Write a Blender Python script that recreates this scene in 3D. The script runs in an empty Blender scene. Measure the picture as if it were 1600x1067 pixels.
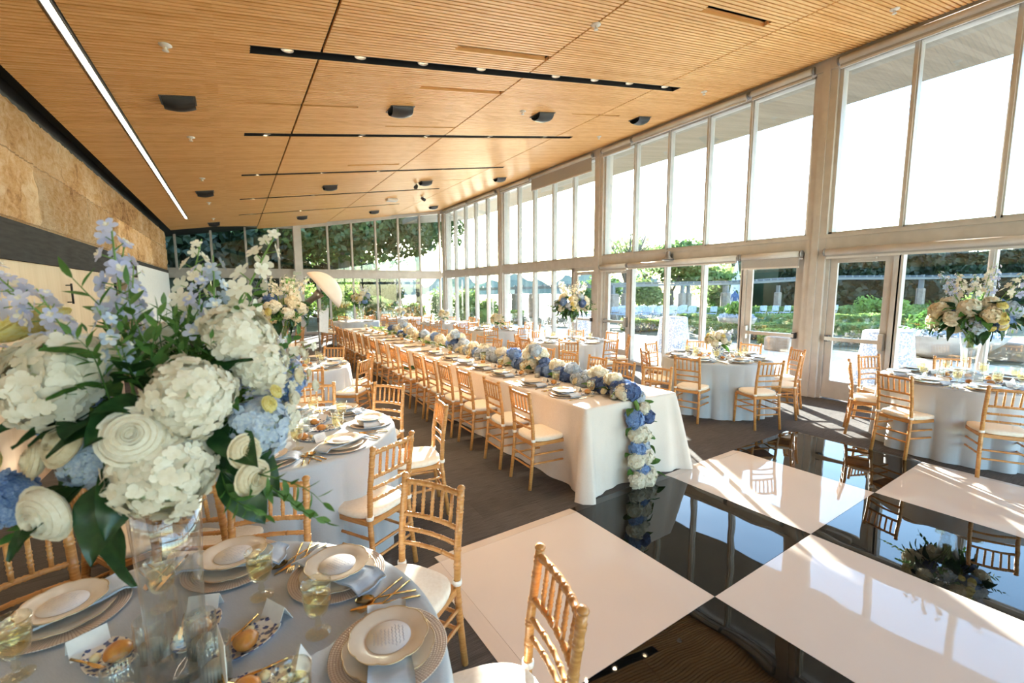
import bpy, math, random
import numpy as np
from mathutils import Vector, Matrix
random.seed(7)
rng = np.random.default_rng(11)
PI = math.pi
scene = bpy.context.scene
COL = scene.collection

# ------------------------------------------------------------------ camera
YAW, PITCH, ROLL, FPX = 0.557396, 0.115682, -0.004695, 692.745
EYE = Vector((0.0, 0.0, 1.80))
_f = Vector((math.sin(YAW) * math.cos(PITCH), math.cos(YAW) * math.cos(PITCH), -math.sin(PITCH)))
_r = Vector((math.cos(YAW), -math.sin(YAW), 0.0))
_u = _r.cross(_f)
_r2 = math.cos(ROLL) * _r + math.sin(ROLL) * _u
_u2 = -math.sin(ROLL) * _r + math.cos(ROLL) * _u
cam_d = bpy.data.cameras.new('camera')
cam = bpy.data.objects.new('camera', cam_d)
COL.objects.link(cam)
cam.matrix_world = Matrix(((_r2.x, _u2.x, -_f.x, EYE.x), (_r2.y, _u2.y, -_f.y, EYE.y), (_r2.z, _u2.z, -_f.z, EYE.z), (0, 0, 0, 1)))
cam_d.sensor_width = 36.0
cam_d.lens = FPX / 1600.0 * 36.0
cam_d.clip_start = 0.05
cam_d.clip_end = 2000
cam_d.dof.use_dof = True
cam_d.dof.focus_distance = 4.0
cam_d.dof.aperture_fstop = 3.2
scene.camera = cam

# ------------------------------------------------------------------ sky, sun, exposure
SUN_AZ, SUN_EL = math.radians(32.0), math.radians(13.1)
SKY_STRENGTH, SUN_STRENGTH = 1.0, 42
world = bpy.data.worlds.new('world')
scene.world = world
world.use_nodes = True
wn = world.node_tree
wn.nodes.clear()
w_out = wn.nodes.new('ShaderNodeOutputWorld')
w_bg = wn.nodes.new('ShaderNodeBackground')
w_sky = wn.nodes.new('ShaderNodeTexSky')
w_sky.sky_type = 'NISHITA'
w_sky.sun_disc = False
w_sky.sun_elevation = SUN_EL
w_sky.sun_rotation = SUN_AZ
w_sky.air_density = 1.0
w_sky.dust_density = 0.4
w_sky.ozone_density = 1.0
w_bg.inputs['Strength'].default_value = SKY_STRENGTH
w_tint = wn.nodes.new('ShaderNodeMix')
w_tint.data_type = 'RGBA'; w_tint.blend_type = 'MULTIPLY'
w_tint.inputs[0].default_value = 1.0
w_tint.inputs[7].default_value = (.90, 1.0, 1.10, 1)
wn.links.new(w_sky.outputs[0], w_tint.inputs[6])
wn.links.new(w_tint.outputs[2], w_bg.inputs[0])
wn.links.new(w_bg.outputs[0], w_out.inputs[0])
sun_d = bpy.data.lights.new('sun', 'SUN')
sun_d.energy = SUN_STRENGTH
sun_d.angle = math.radians(0.6)
sun_d.color = (1.0, 0.93, 0.84)
sun = bpy.data.objects.new('sun', sun_d)
COL.objects.link(sun)
_sd = Vector((math.sin(SUN_AZ) * math.cos(SUN_EL), math.cos(SUN_AZ) * math.cos(SUN_EL), math.sin(SUN_EL)))
sun.location = _sd * 60
sun.rotation_euler = (-_sd).to_track_quat('-Z', 'Y').to_euler()

vs = scene.view_settings
vs.view_transform = 'Standard'
vs.look = 'None'
vs.gamma = 1.0
vs.use_curve_mapping = False
vs.exposure = 0.62
cy = scene.cycles
cy.use_denoising = True
cy.sample_clamp_indirect = 8.0
cy.caustics_reflective = False
cy.caustics_refractive = False
cy.max_bounces = 10
cy.diffuse_bounces = 5
cy.glossy_bounces = 4
cy.transmission_bounces = 6
cy.transparent_max_bounces = 24

# ------------------------------------------------------------------ materials
MATS = {}
def nodemat(name):
    m = bpy.data.materials.new(name)
    m.use_nodes = True
    nt = m.node_tree
    nt.nodes.clear()
    out = nt.nodes.new('ShaderNodeOutputMaterial')
    MATS[name] = m
    return m, nt, out
def N(nt, t, **kw):
    n = nt.nodes.new(t)
    for k, v in kw.items():
        if k in n.inputs.keys():
            n.inputs[k].default_value = v
        else:
            setattr(n, k, v)
    return n
def L(nt, a, b):
    nt.links.new(a, b)
def rgba(c):
    return (c[0], c[1], c[2], 1.0)
def pbsdf(nt, col=(.8, .8, .8), rough=.5, metal=0.0, spec=.5, coat=0.0):
    p = nt.nodes.new('ShaderNodeBsdfPrincipled')
    p.inputs['Base Color'].default_value = rgba(col)
    p.inputs['Roughness'].default_value = rough
    p.inputs['Metallic'].default_value = metal
    p.inputs['Specular IOR Level'].default_value = spec
    p.inputs['Coat Weight'].default_value = coat
    return p
def ramp(nt, fac, stops):
    r = nt.nodes.new('ShaderNodeValToRGB')
    cr = r.color_ramp
    while len(cr.elements) > len(stops):
        cr.elements.remove(cr.elements[-1])
    while len(cr.elements) < len(stops):
        cr.elements.new(0.5)
    for e, (p, c) in zip(cr.elements, stops):
        e.position = p
        e.color = rgba(c)
    L(nt, fac, r.inputs[0])
    return r
def coords(nt, which='Object', scale=(1, 1, 1), rot=(0, 0, 0)):
    tc = nt.nodes.new('ShaderNodeTexCoord')
    mp = nt.nodes.new('ShaderNodeMapping')
    mp.inputs['Scale'].default_value = scale
    mp.inputs['Rotation'].default_value = rot
    L(nt, tc.outputs[which], mp.inputs[0])
    return mp.outputs[0]
def bump(nt, h, strength, dist=.01):
    b = nt.nodes.new('ShaderNodeBump')
    b.inputs['Strength'].default_value = strength
    b.inputs['Distance'].default_value = dist
    L(nt, h, b.inputs['Height'])
    return b.outputs[0]
def mat_noise(name, c1, c2, scale=(8, 8, 8), rough=.6, nscale=1.0, detail=4, bstr=0.0, bdist=.005, metal=0.0, coat=0.0, lo=.35, hi=.65, spec=.5, which='Object'):
    m, nt, out = nodemat(name)
    v = coords(nt, which, scale)
    n = N(nt, 'ShaderNodeTexNoise', Scale=nscale, Detail=detail)
    L(nt, v, n.inputs['Vector'])
    r = ramp(nt, n.outputs[0], [(lo, c1), (hi, c2)])
    p = pbsdf(nt, c1, rough, metal, spec, coat)
    L(nt, r.outputs[0], p.inputs['Base Color'])
    if bstr:
        L(nt, bump(nt, n.outputs[0], bstr, bdist), p.inputs['Normal'])
    L(nt, p.outputs[0], out.inputs[0])
    return m
def mat_plain(name, c, rough=.5, metal=0.0, coat=0.0, spec=.5):
    k = .93
    return mat_noise(name, tuple(x * k for x in c), c, (20, 20, 20), rough, metal=metal, coat=coat, spec=spec)
def mat_leafy(name, c1, c2, trans=.35, rough=.55, scale=6.0):
    """leaf or petal: diffuse + translucent + a little gloss, colour varied by position"""
    m, nt, out = nodemat(name)
    v = coords(nt, 'Object', (scale, scale, scale))
    n = N(nt, 'ShaderNodeTexNoise', Scale=1.0, Detail=3.0)
    L(nt, v, n.inputs['Vector'])
    r = ramp(nt, n.outputs[0], [(.35, c1), (.65, c2)])
    d = N(nt, 'ShaderNodeBsdfDiffuse')
    t = N(nt, 'ShaderNodeBsdfTranslucent')
    L(nt, r.outputs[0], d.inputs[0])
    L(nt, r.outputs[0], t.inputs[0])
    mx = N(nt, 'ShaderNodeMixShader')
    mx.inputs[0].default_value = trans
    L(nt, d.outputs[0], mx.inputs[1])
    L(nt, t.outputs[0], mx.inputs[2])
    g = N(nt, 'ShaderNodeBsdfGlossy', Roughness=rough)
    g.inputs[0].default_value = (.8, .8, .8, 1)
    m2 = N(nt, 'ShaderNodeMixShader')
    m2.inputs[0].default_value = .04
    L(nt, mx.outputs[0], m2.inputs[1])
    L(nt, g.outputs[0], m2.inputs[2])
    L(nt, m2.outputs[0], out.inputs[0])
    return m
def mat_glass(name, tint=(.97, .98, .98), ior=1.45, rough=0.0, boost=1.0, bscale=0, bstr=0.0):
    """thin clear glass: tinted see-through plus a Fresnel reflection"""
    m, nt, out = nodemat(name)
    t = N(nt, 'ShaderNodeBsdfTransparent')
    t.inputs[0].default_value = rgba(tint)
    g = N(nt, 'ShaderNodeBsdfGlossy', Roughness=rough)
    g.inputs[0].default_value = (1, 1, 1, 1)
    # the inner face of a pane reflects like its outer face
    lw = N(nt, 'ShaderNodeLayerWeight', Blend=.5)
    mx = N(nt, 'ShaderNodeMixShader')
    facing = N(nt, 'ShaderNodeMath', operation='POWER')
    L(nt, lw.outputs['Facing'], facing.inputs[0])
    facing.inputs[1].default_value = 4.5
    sc = N(nt, 'ShaderNodeMath', operation='MULTIPLY_ADD')
    L(nt, facing.outputs[0], sc.inputs[0])
    sc.inputs[1].default_value = .9
    sc.inputs[2].default_value = .04 * boost
    sc.use_clamp = True
    L(nt, sc.outputs[0], mx.inputs[0])
    L(nt, t.outputs[0], mx.inputs[1])
    L(nt, g.outputs[0], mx.inputs[2])
    if bstr:
        v = coords(nt, 'Object', (bscale,) * 3)
        n = N(nt, 'ShaderNodeTexVoronoi', Scale=1.0)
        L(nt, v, n.inputs['Vector'])
        L(nt, bump(nt, n.outputs[0], bstr, .004), g.inputs['Normal'])
    L(nt, mx.outputs[0], out.inputs[0])
    return m
def mat_emit(name, c, s):
    m, nt, out = nodemat(name)
    e = N(nt, 'ShaderNodeEmission', Strength=s)
    e.inputs[0].default_value = rgba(c)
    L(nt, e.outputs[0], out.inputs[0])
    return m

# wood of the chairs: honey lacquer with grain
mat_noise('chair_wood', (.47, .20, .052), (.61, .315, .105), (5, 5, 40), .33, nscale=3, detail=5, coat=.25)
mat_noise('cushion_fabric', (.84, .77, .66), (.90, .84, .74), (60, 60, 60), .85, bstr=.1)
mat_noise('tie_white', (.82, .80, .76), (.9, .88, .84), (40, 40, 40), .8)
def mat_cloth(name, c1, c2, weave=500.0, rough=.75, sheen=.2):
    m, nt, out = nodemat(name)
    v = coords(nt, 'Object')
    a = N(nt, 'ShaderNodeTexNoise', Scale=3.0, Detail=3.0)
    L(nt, v, a.inputs['Vector'])
    mp = coords(nt, 'Object', (weave, weave * .12, weave * .5))
    w = N(nt, 'ShaderNodeTexNoise', Scale=1.0, Detail=2.0)
    L(nt, mp, w.inputs['Vector'])
    mx = N(nt, 'ShaderNodeMath', operation='MULTIPLY_ADD')
    L(nt, w.outputs[0], mx.inputs[0])
    mx.inputs[1].default_value = .5
    ad = N(nt, 'ShaderNodeMath', operation='MULTIPLY')
    L(nt, a.outputs[0], ad.inputs[0])
    ad.inputs[1].default_value = .5
    L(nt, ad.outputs[0], mx.inputs[2])
    r = ramp(nt, mx.outputs[0], [(.35, c1), (.65, c2)])
    p = pbsdf(nt, c1, rough)
    p.inputs['Sheen Weight'].default_value = sheen
    L(nt, r.outputs[0], p.inputs['Base Color'])
    L(nt, bump(nt, w.outputs[0], .15, .002), p.inputs['Normal'])
    L(nt, p.outputs[0], out.inputs[0])
    return m
mat_cloth('blue_cloth', (.40, .455, .525), (.47, .525, .595))
mat_cloth('white_cloth', (.67, .60, .545), (.75, .68, .625), 300)
mat_cloth('napkin_blue', (.40, .47, .58), (.47, .54, .65), 200, .45, .4)
mat_noise('plate_cream', (.68, .60, .50), (.74, .66, .56), (12, 12, 12), .25, coat=.2)
mat_plain('gold', (.72, .48, .20), .22, 1.0)
mat_plain('gold_rim', (.55, .42, .26), .35, .7)
def mat_charger():
    m, nt, out = nodemat('charger_weave')
    tc = N(nt, 'ShaderNodeTexCoord')
    sx = N(nt, 'ShaderNodeSeparateXYZ')
    L(nt, tc.outputs['Object'], sx.inputs[0])
    at = N(nt, 'ShaderNodeMath', operation='ARCTAN2')
    L(nt, sx.outputs[1], at.inputs[0]); L(nt, sx.outputs[0], at.inputs[1])
    ln = N(nt, 'ShaderNodeVectorMath', operation='LENGTH')
    L(nt, tc.outputs['Object'], ln.inputs[0])
    a2 = N(nt, 'ShaderNodeMath', operation='MULTIPLY'); a2.inputs[1].default_value = 120 / (2 * PI) * PI
    L(nt, at.outputs[0], a2.inputs[0])
    r2 = N(nt, 'ShaderNodeMath', operation='MULTIPLY'); r2.inputs[1].default_value = 2 * PI / .008 * .5
    L(nt, ln.outputs[1], r2.inputs[0])
    s1 = N(nt, 'ShaderNodeMath', operation='SINE'); L(nt, a2.outputs[0], s1.inputs[0])
    s2 = N(nt, 'ShaderNodeMath', operation='SINE'); L(nt, r2.outputs[0], s2.inputs[0])
    pr = N(nt, 'ShaderNodeMath', operation='MULTIPLY'); L(nt, s1.outputs[0], pr.inputs[0]); L(nt, s2.outputs[0], pr.inputs[1])
    ab = N(nt, 'ShaderNodeMath', operation='ABSOLUTE'); L(nt, pr.outputs[0], ab.inputs[0])
    r = ramp(nt, ab.outputs[0], [(.05, (.42, .30, .23)), (.45, (.68, .57, .48))])
    p = pbsdf(nt, (.6, .5, .4), .45)
    L(nt, r.outputs[0], p.inputs['Base Color'])
    L(nt, bump(nt, ab.outputs[0], .5, .003), p.inputs['Normal'])
    L(nt, p.outputs[0], out.inputs[0])
mat_charger()
def mat_blue_pattern(name, scale, blue=(.07, .10, .25), ground=(.80, .77, .72), thr=.40, rough=.25):
    m, nt, out = nodemat(name)
    v = coords(nt, 'Object', (scale,) * 3)
    a = N(nt, 'ShaderNodeTexVoronoi', Scale=1.0)
    b = N(nt, 'ShaderNodeTexNoise', Scale=1.6, Detail=4.0)
    L(nt, v, a.inputs['Vector']); L(nt, v, b.inputs['Vector'])
    ad = N(nt, 'ShaderNodeMath', operation='MULTIPLY'); L(nt, a.outputs[0], ad.inputs[0]); L(nt, b.outputs[0], ad.inputs[1])
    r = ramp(nt, ad.outputs[0], [(thr * .45, blue), (thr * .60, ground)])
    p = pbsdf(nt, ground, rough)
    L(nt, r.outputs[0], p.inputs['Base Color'])
    L(nt, p.outputs[0], out.inputs[0])
mat_blue_pattern('dish_pattern', 55)
mat_blue_pattern('pot_pattern', 38, (.06, .09, .30))
mat_blue_pattern('toile_cloth', 24, (.24, .30, .44), (.60, .63, .68), .50, .8)
mat_noise('bread_crust', (.52, .18, .035), (.70, .33, .08), (25, 25, 25), .35, bstr=.2, bdist=.003)
mat_plain('butter', (.88, .76, .46), .4)
mat_noise('paper_white', (.80, .78, .76), (.86, .84, .82), (30, 30, 30), .7)
mat_plain('script_ink', (.42, .45, .56), .7)
mat_plain('card_print', (.60, .62, .72), .7)
mat_glass('amber_glass', (.985, .965, .89), 1.5, .03, 2.0, 70, .6)
mat_glass('amber_water', (.965, .925, .76), 1.33, .02, 1.2, 60, .3)
mat_glass('clear_glass', (.955, .965, .965), 1.5, .01, 2.2)
mat_glass('ribbed_glass', (.93, .94, .93), 1.5, .05, 2.0, 60, .3)
mat_glass('window_glass', (.93, .96, .955), 1.5, 0.0, 1.2)
mat_plain('candle_wax', (.88, .84, .76), .5)
# room
def mat_ceiling():
    m, nt, out = nodemat('ceiling_wood')
    v = coords(nt, 'Object', (.7, 28, 28))
    n = N(nt, 'ShaderNodeTexNoise', Scale=1.0, Detail=5.0)
    L(nt, v, n.inputs['Vector'])
    v2 = coords(nt, 'Object', (.33, 19.2, 1))
    w = N(nt, 'ShaderNodeTexWhiteNoise')
    fl = N(nt, 'ShaderNodeVectorMath', operation='FLOOR'); L(nt, v2, fl.inputs[0]); L(nt, fl.outputs[0], w.inputs[0])
    mx = N(nt, 'ShaderNodeMath', operation='MULTIPLY_ADD'); L(nt, w.outputs[0], mx.inputs[0]); mx.inputs[1].default_value = .30
    L(nt, n.outputs[0], mx.inputs[2])
    r = ramp(nt, mx.outputs[0], [(.35, (.74, .385, .115)), (.85, (.91, .565, .24))])
    p = pbsdf(nt, (.6, .3, .12), .38)
    L(nt, r.outputs[0], p.inputs['Base Color'])
    L(nt, p.outputs[0], out.inputs[0])
mat_ceiling()
mat_plain('black_matte', (.012, .012, .013), .6)
mat_plain('black_plastic', (.02, .02, .021), .35)
mat_plain('grey_metal', (.30, .30, .31), .4, .6)
mat_plain('dark_metal', (.10, .10, .11), .4, .5)
mat_plain('steel', (.55, .53, .50), .3, .9)
mat_noise('frame_paint', (.49, .465, .44), (.55, .525, .50), (6, 6, 6), .35)
mat_noise('shade_tube', (.60, .59, .58), (.68, .67, .66), (4, 4, 4), .45)
mat_noise('shade_fabric', (.36, .355, .35), (.42, .41, .41), (150, 150, 150), .8)
mat_plain('white_paint', (.80, .78, .75), .5)
def mat_stone():
    m, nt, out = nodemat('rough_limestone')
    tc = N(nt, 'ShaderNodeTexCoord')
    sx = N(nt, 'ShaderNodeSeparateXYZ'); L(nt, tc.outputs['Object'], sx.inputs[0])
    cb = N(nt, 'ShaderNodeCombineXYZ'); L(nt, sx.outputs[1], cb.inputs[0]); L(nt, sx.outputs[2], cb.inputs[1])
    br = N(nt, 'ShaderNodeTexBrick')
    br.inputs['Scale'].default_value = 1.0
    br.inputs['Brick Width'].default_value = 1.9
    br.inputs['Row Height'].default_value = .62
    br.inputs['Mortar Size'].default_value = .008
    br.inputs['Color1'].default_value = (.9, .9, .9, 1); br.inputs['Color2'].default_value = (.2, .2, .2, 1); br.inputs['Mortar'].default_value = (0, 0, 0, 1)
    L(nt, cb.outputs[0], br.inputs['Vector'])
    n = N(nt, 'ShaderNodeTexNoise', Scale=11.0, Detail=8.0, Roughness=.75); L(nt, tc.outputs['Object'], n.inputs['Vector'])
    n2 = N(nt, 'ShaderNodeTexNoise', Scale=1.1, Detail=3.0); L(nt, tc.outputs['Object'], n2.inputs['Vector'])
    ad = N(nt, 'ShaderNodeMath', operation='MULTIPLY_ADD'); L(nt, n2.outputs[0], ad.inputs[0]); ad.inputs[1].default_value = .5
    hf = N(nt, 'ShaderNodeMath', operation='MULTIPLY'); L(nt, n.outputs[0], hf.inputs[0]); hf.inputs[1].default_value = .65
    L(nt, hf.outputs[0], ad.inputs[2])
    r = ramp(nt, ad.outputs[0], [(.40, (.33, .14, .045)), (.52, (.66, .36, .14)), (.68, (.84, .61, .37))])
    p = pbsdf(nt, (.6, .45, .3), .85)
    mm = N(nt, 'ShaderNodeMix', data_type='RGBA', blend_type='MULTIPLY'); mm.inputs[0].default_value = .8
    L(nt, r.outputs[0], mm.inputs[6])
    mr = ramp(nt, br.outputs['Fac'], [(0, (1, 1, 1)), (1, (.45, .38, .3))])
    L(nt, mr.outputs[0], mm.inputs[7])
    L(nt, mm.outputs[2], p.inputs['Base Color'])
    rg = ramp(nt, br.outputs['Color'], [(.3, (.25, .25, .25)), (.8, (1, 1, 1))])
    hm = N(nt, 'ShaderNodeMath', operation='MULTIPLY'); L(nt, n.outputs[0], hm.inputs[0]); L(nt, rg.outputs[0], hm.inputs[1])
    L(nt, bump(nt, hm.outputs[0], 1.0, .14), p.inputs['Normal'])
    L(nt, p.outputs[0], out.inputs[0])
mat_stone()
def mat_boards(name, c1, c2, axis=1, width=.12, rough=.5, grain=(1, 20, 1)):
    m, nt, out = nodemat(name)
    tc = N(nt, 'ShaderNodeTexCoord')
    sx = N(nt, 'ShaderNodeSeparateXYZ'); L(nt, tc.outputs['Object'], sx.inputs[0])
    dv = N(nt, 'ShaderNodeMath', operation='DIVIDE'); L(nt, sx.outputs[axis], dv.inputs[0]); dv.inputs[1].default_value = width
    fl = N(nt, 'ShaderNodeMath', operation='FLOOR'); L(nt, dv.outputs[0], fl.inputs[0])
    w = N(nt, 'ShaderNodeTexWhiteNoise', noise_dimensions='1D'); L(nt, fl.outputs[0], w.inputs['W'])
    v = coords(nt, 'Object', grain)
    n = N(nt, 'ShaderNodeTexNoise', Scale=1.0, Detail=5.0); L(nt, v, n.inputs['Vector'])
    ad = N(nt, 'ShaderNodeMath', operation='MULTIPLY_ADD'); L(nt, w.outputs[0], ad.inputs[0]); ad.inputs[1].default_value = .35; L(nt, n.outputs[0], ad.inputs[2])
    r = ramp(nt, ad.outputs[0], [(.4, c1), (.9, c2)])
    fr = N(nt, 'ShaderNodeMath', operation='FRACT'); L(nt, dv.outputs[0], fr.inputs[0])
    lt = N(nt, 'ShaderNodeMath', operation='GREATER_THAN'); L(nt, fr.outputs[0], lt.inputs[0]); lt.inputs[1].default_value = .03
    p = pbsdf(nt, c1, rough)
    L(nt, r.outputs[0], p.inputs['Base Color'])
    L(nt, bump(nt, lt.outputs[0], .6, .004), p.inputs['Normal'])
    L(nt, p.outputs[0], out.inputs[0])
mat_boards('wall_panel_wood', (.54, .36, .21), (.63, .45, .29), 1, .30, .45, (2, 14, 1.2))
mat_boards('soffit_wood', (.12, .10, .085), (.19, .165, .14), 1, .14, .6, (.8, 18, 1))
mat_noise('dark_beam', (.030, .028, .027), (.05, .047, .045), (3, 3, 30), .85, spec=.15)
def mat_carpet():
    m, nt, out = nodemat('carpet_planks')
    v = coords(nt, 'Object', (1, 1, 1), (0, 0, math.radians(1.4)))
    br = N(nt, 'ShaderNodeTexBrick')
    br.inputs['Scale'].default_value = 1.0
    br.inputs['Brick Width'].default_value = 1.0
    br.inputs['Row Height'].default_value = .25
    br.inputs['Mortar Size'].default_value = .002
    br.inputs['Color1'].default_value = (.25, .25, .25, 1); br.inputs['Color2'].default_value = (.75, .75, .75, 1); br.inputs['Mortar'].default_value = (.1, .1, .1, 1)
    L(nt, v, br.inputs['Vector'])
    n = N(nt, 'ShaderNodeTexNoise', Scale=1.0, Detail=4.0); L(nt, coords(nt, 'Object', (6, 190, 1)), n.inputs['Vector'])
    n3 = N(nt, 'ShaderNodeTexNoise', Scale=1.0, Detail=3.0); L(nt, coords(nt, 'Object', (170, 170, 1)), n3.inputs['Vector'])
    a = N(nt, 'ShaderNodeMath', operation='MULTIPLY_ADD'); L(nt, br.outputs['Color'], a.inputs[0]); a.inputs[1].default_value = .35; L(nt, n.outputs[0], a.inputs[2])
    b = N(nt, 'ShaderNodeMath', operation='MULTIPLY_ADD'); L(nt, n3.outputs[0], b.inputs[0]); b.inputs[1].default_value = .3; L(nt, a.outputs[0], b.inputs[2])
    r = ramp(nt, b.outputs[0], [(.5, (.034, .031, .031)), (1.0, (.118, .108, .103))])
    p = pbsdf(nt, (.07, .06, .05), .9, spec=.2)
    L(nt, r.outputs[0], p.inputs['Base Color'])
    L(nt, bump(nt, b.outputs[0], .5, .004), p.inputs['Normal'])
    L(nt, p.outputs[0], out.inputs[0])
mat_carpet()
def mat_gloss_floor(name, c, rough, coat, wav):
    m, nt, out = nodemat(name)
    p = pbsdf(nt, c, rough, coat=coat, spec=.5)
    v = coords(nt, 'Object', (2.2, 2.2, 1))
    n = N(nt, 'ShaderNodeTexNoise', Scale=1.0, Detail=1.0)
    L(nt, v, n.inputs['Vector'])
    L(nt, bump(nt, n.outputs[0], wav, .02), p.inputs['Normal'])
    n2 = N(nt, 'ShaderNodeTexNoise', Scale=2.0, Detail=5.0)
    r = ramp(nt, n2.outputs[0], [(.3, tuple(x * .95 for x in c)), (.7, c)])
    L(nt, r.outputs[0], p.inputs['Base Color'])
    L(nt, p.outputs[0], out.inputs[0])
mat_gloss_floor('gloss_white', (.76, .685, .63), .025, .0, .10)
mat_gloss_floor('gloss_black', (.004, .004, .004), .015, .0, .10)
# plants
mat_leafy('petal_white', (.79, .73, .58), (.87, .83, .71), .22)
mat_leafy('petal_cream', (.78, .67, .45), (.86, .77, .58), .22)
mat_leafy('petal_blue', (.14, .26, .56), (.32, .46, .70), .25, scale=14)
mat_leafy('petal_deep', (.065, .115, .31), (.15, .25, .49), .25, scale=14)
mat_leafy('petal_pale', (.40, .50, .66), (.62, .68, .74), .25, scale=10)
mat_leafy('petal_lilac', (.50, .54, .78), (.70, .70, .84), .3)
mat_leafy('petal_yellow', (.82, .68, .20), (.88, .80, .40), .35)
mat_leafy('bloom_core', (.50, .55, .30), (.62, .66, .42), .2)
mat_leafy('leaf_dark', (.012, .045, .014), (.03, .085, .025), .15, .3)
mat_leafy('leaf_mid', (.05, .14, .03), (.11, .24, .05), .3, .4)
mat_leafy('leaf_bright', (.16, .30, .05), (.30, .44, .10), .45, .5)
mat_leafy('stem_green', (.16, .30, .06), (.24, .40, .10), .2)
mat_leafy('hedge_green', (.13, .22, .05), (.30, .42, .12), .45, .6, 1.5)
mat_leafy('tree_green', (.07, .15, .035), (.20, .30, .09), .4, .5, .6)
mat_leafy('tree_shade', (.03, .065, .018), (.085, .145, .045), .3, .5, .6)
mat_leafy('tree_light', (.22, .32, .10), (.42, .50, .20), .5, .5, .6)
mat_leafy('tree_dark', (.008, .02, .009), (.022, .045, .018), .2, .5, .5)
mat_leafy('far_trees_hazed', (.24, .29, .26), (.32, .37, .33), .2, .8, .05)  # distance haze is mixed into this pale leaf colour
mat_leafy('flower_bed_mix', (.13, .16, .065), (.34, .29, .25), .4, .6, 3)
mat_noise('bark', (.10, .085, .07), (.20, .17, .14), (6, 6, 2), .9, bstr=.5, bdist=.03)
mat_noise('terrace_paving', (.66, .62, .58), (.76, .72, .68), (3, 3, 3), .8, bstr=.1)
mat_noise('garden_soil', (.075, .08, .035), (.13, .13, .07), (1.5, 1.5, 1.5), .9)
mat_noise('stone_pale', (.27, .215, .175), (.36, .30, .25), (5, 5, 5), .85, bstr=.3, bdist=.02)
mat_noise('concrete_bowl', (.33, .31, .29), (.42, .40, .38), (4, 4, 4), .75)
mat_plain('pergola_paint', (.20, .205, .21), .6)
def mat_lake():
    m, nt, out = nodemat('lake_water')
    p = pbsdf(nt, (.03, .05, .06), .12)
    v = coords(nt, 'Object', (1.2, 1.2, 1))
    n = N(nt, 'ShaderNodeTexNoise', Scale=1.0, Detail=3.0); L(nt, v, n.inputs['Vector'])
    L(nt, bump(nt, n.outputs[0], .35, .2), p.inputs['Normal'])
    L(nt, p.outputs[0], out.inputs[0])
mat_lake()
mat_noise('umbrella_skin', (.80, .68, .58), (.84, .72, .62), (5, 5, 5), .7)
mat_emit('led_strip', (1.0, .86, .66), 14.0)
mat_emit('downlight_glow', (1.0, .78, .48), 8.0)
mat_plain('exit_green', (.42, .55, .30), .5)

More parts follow.
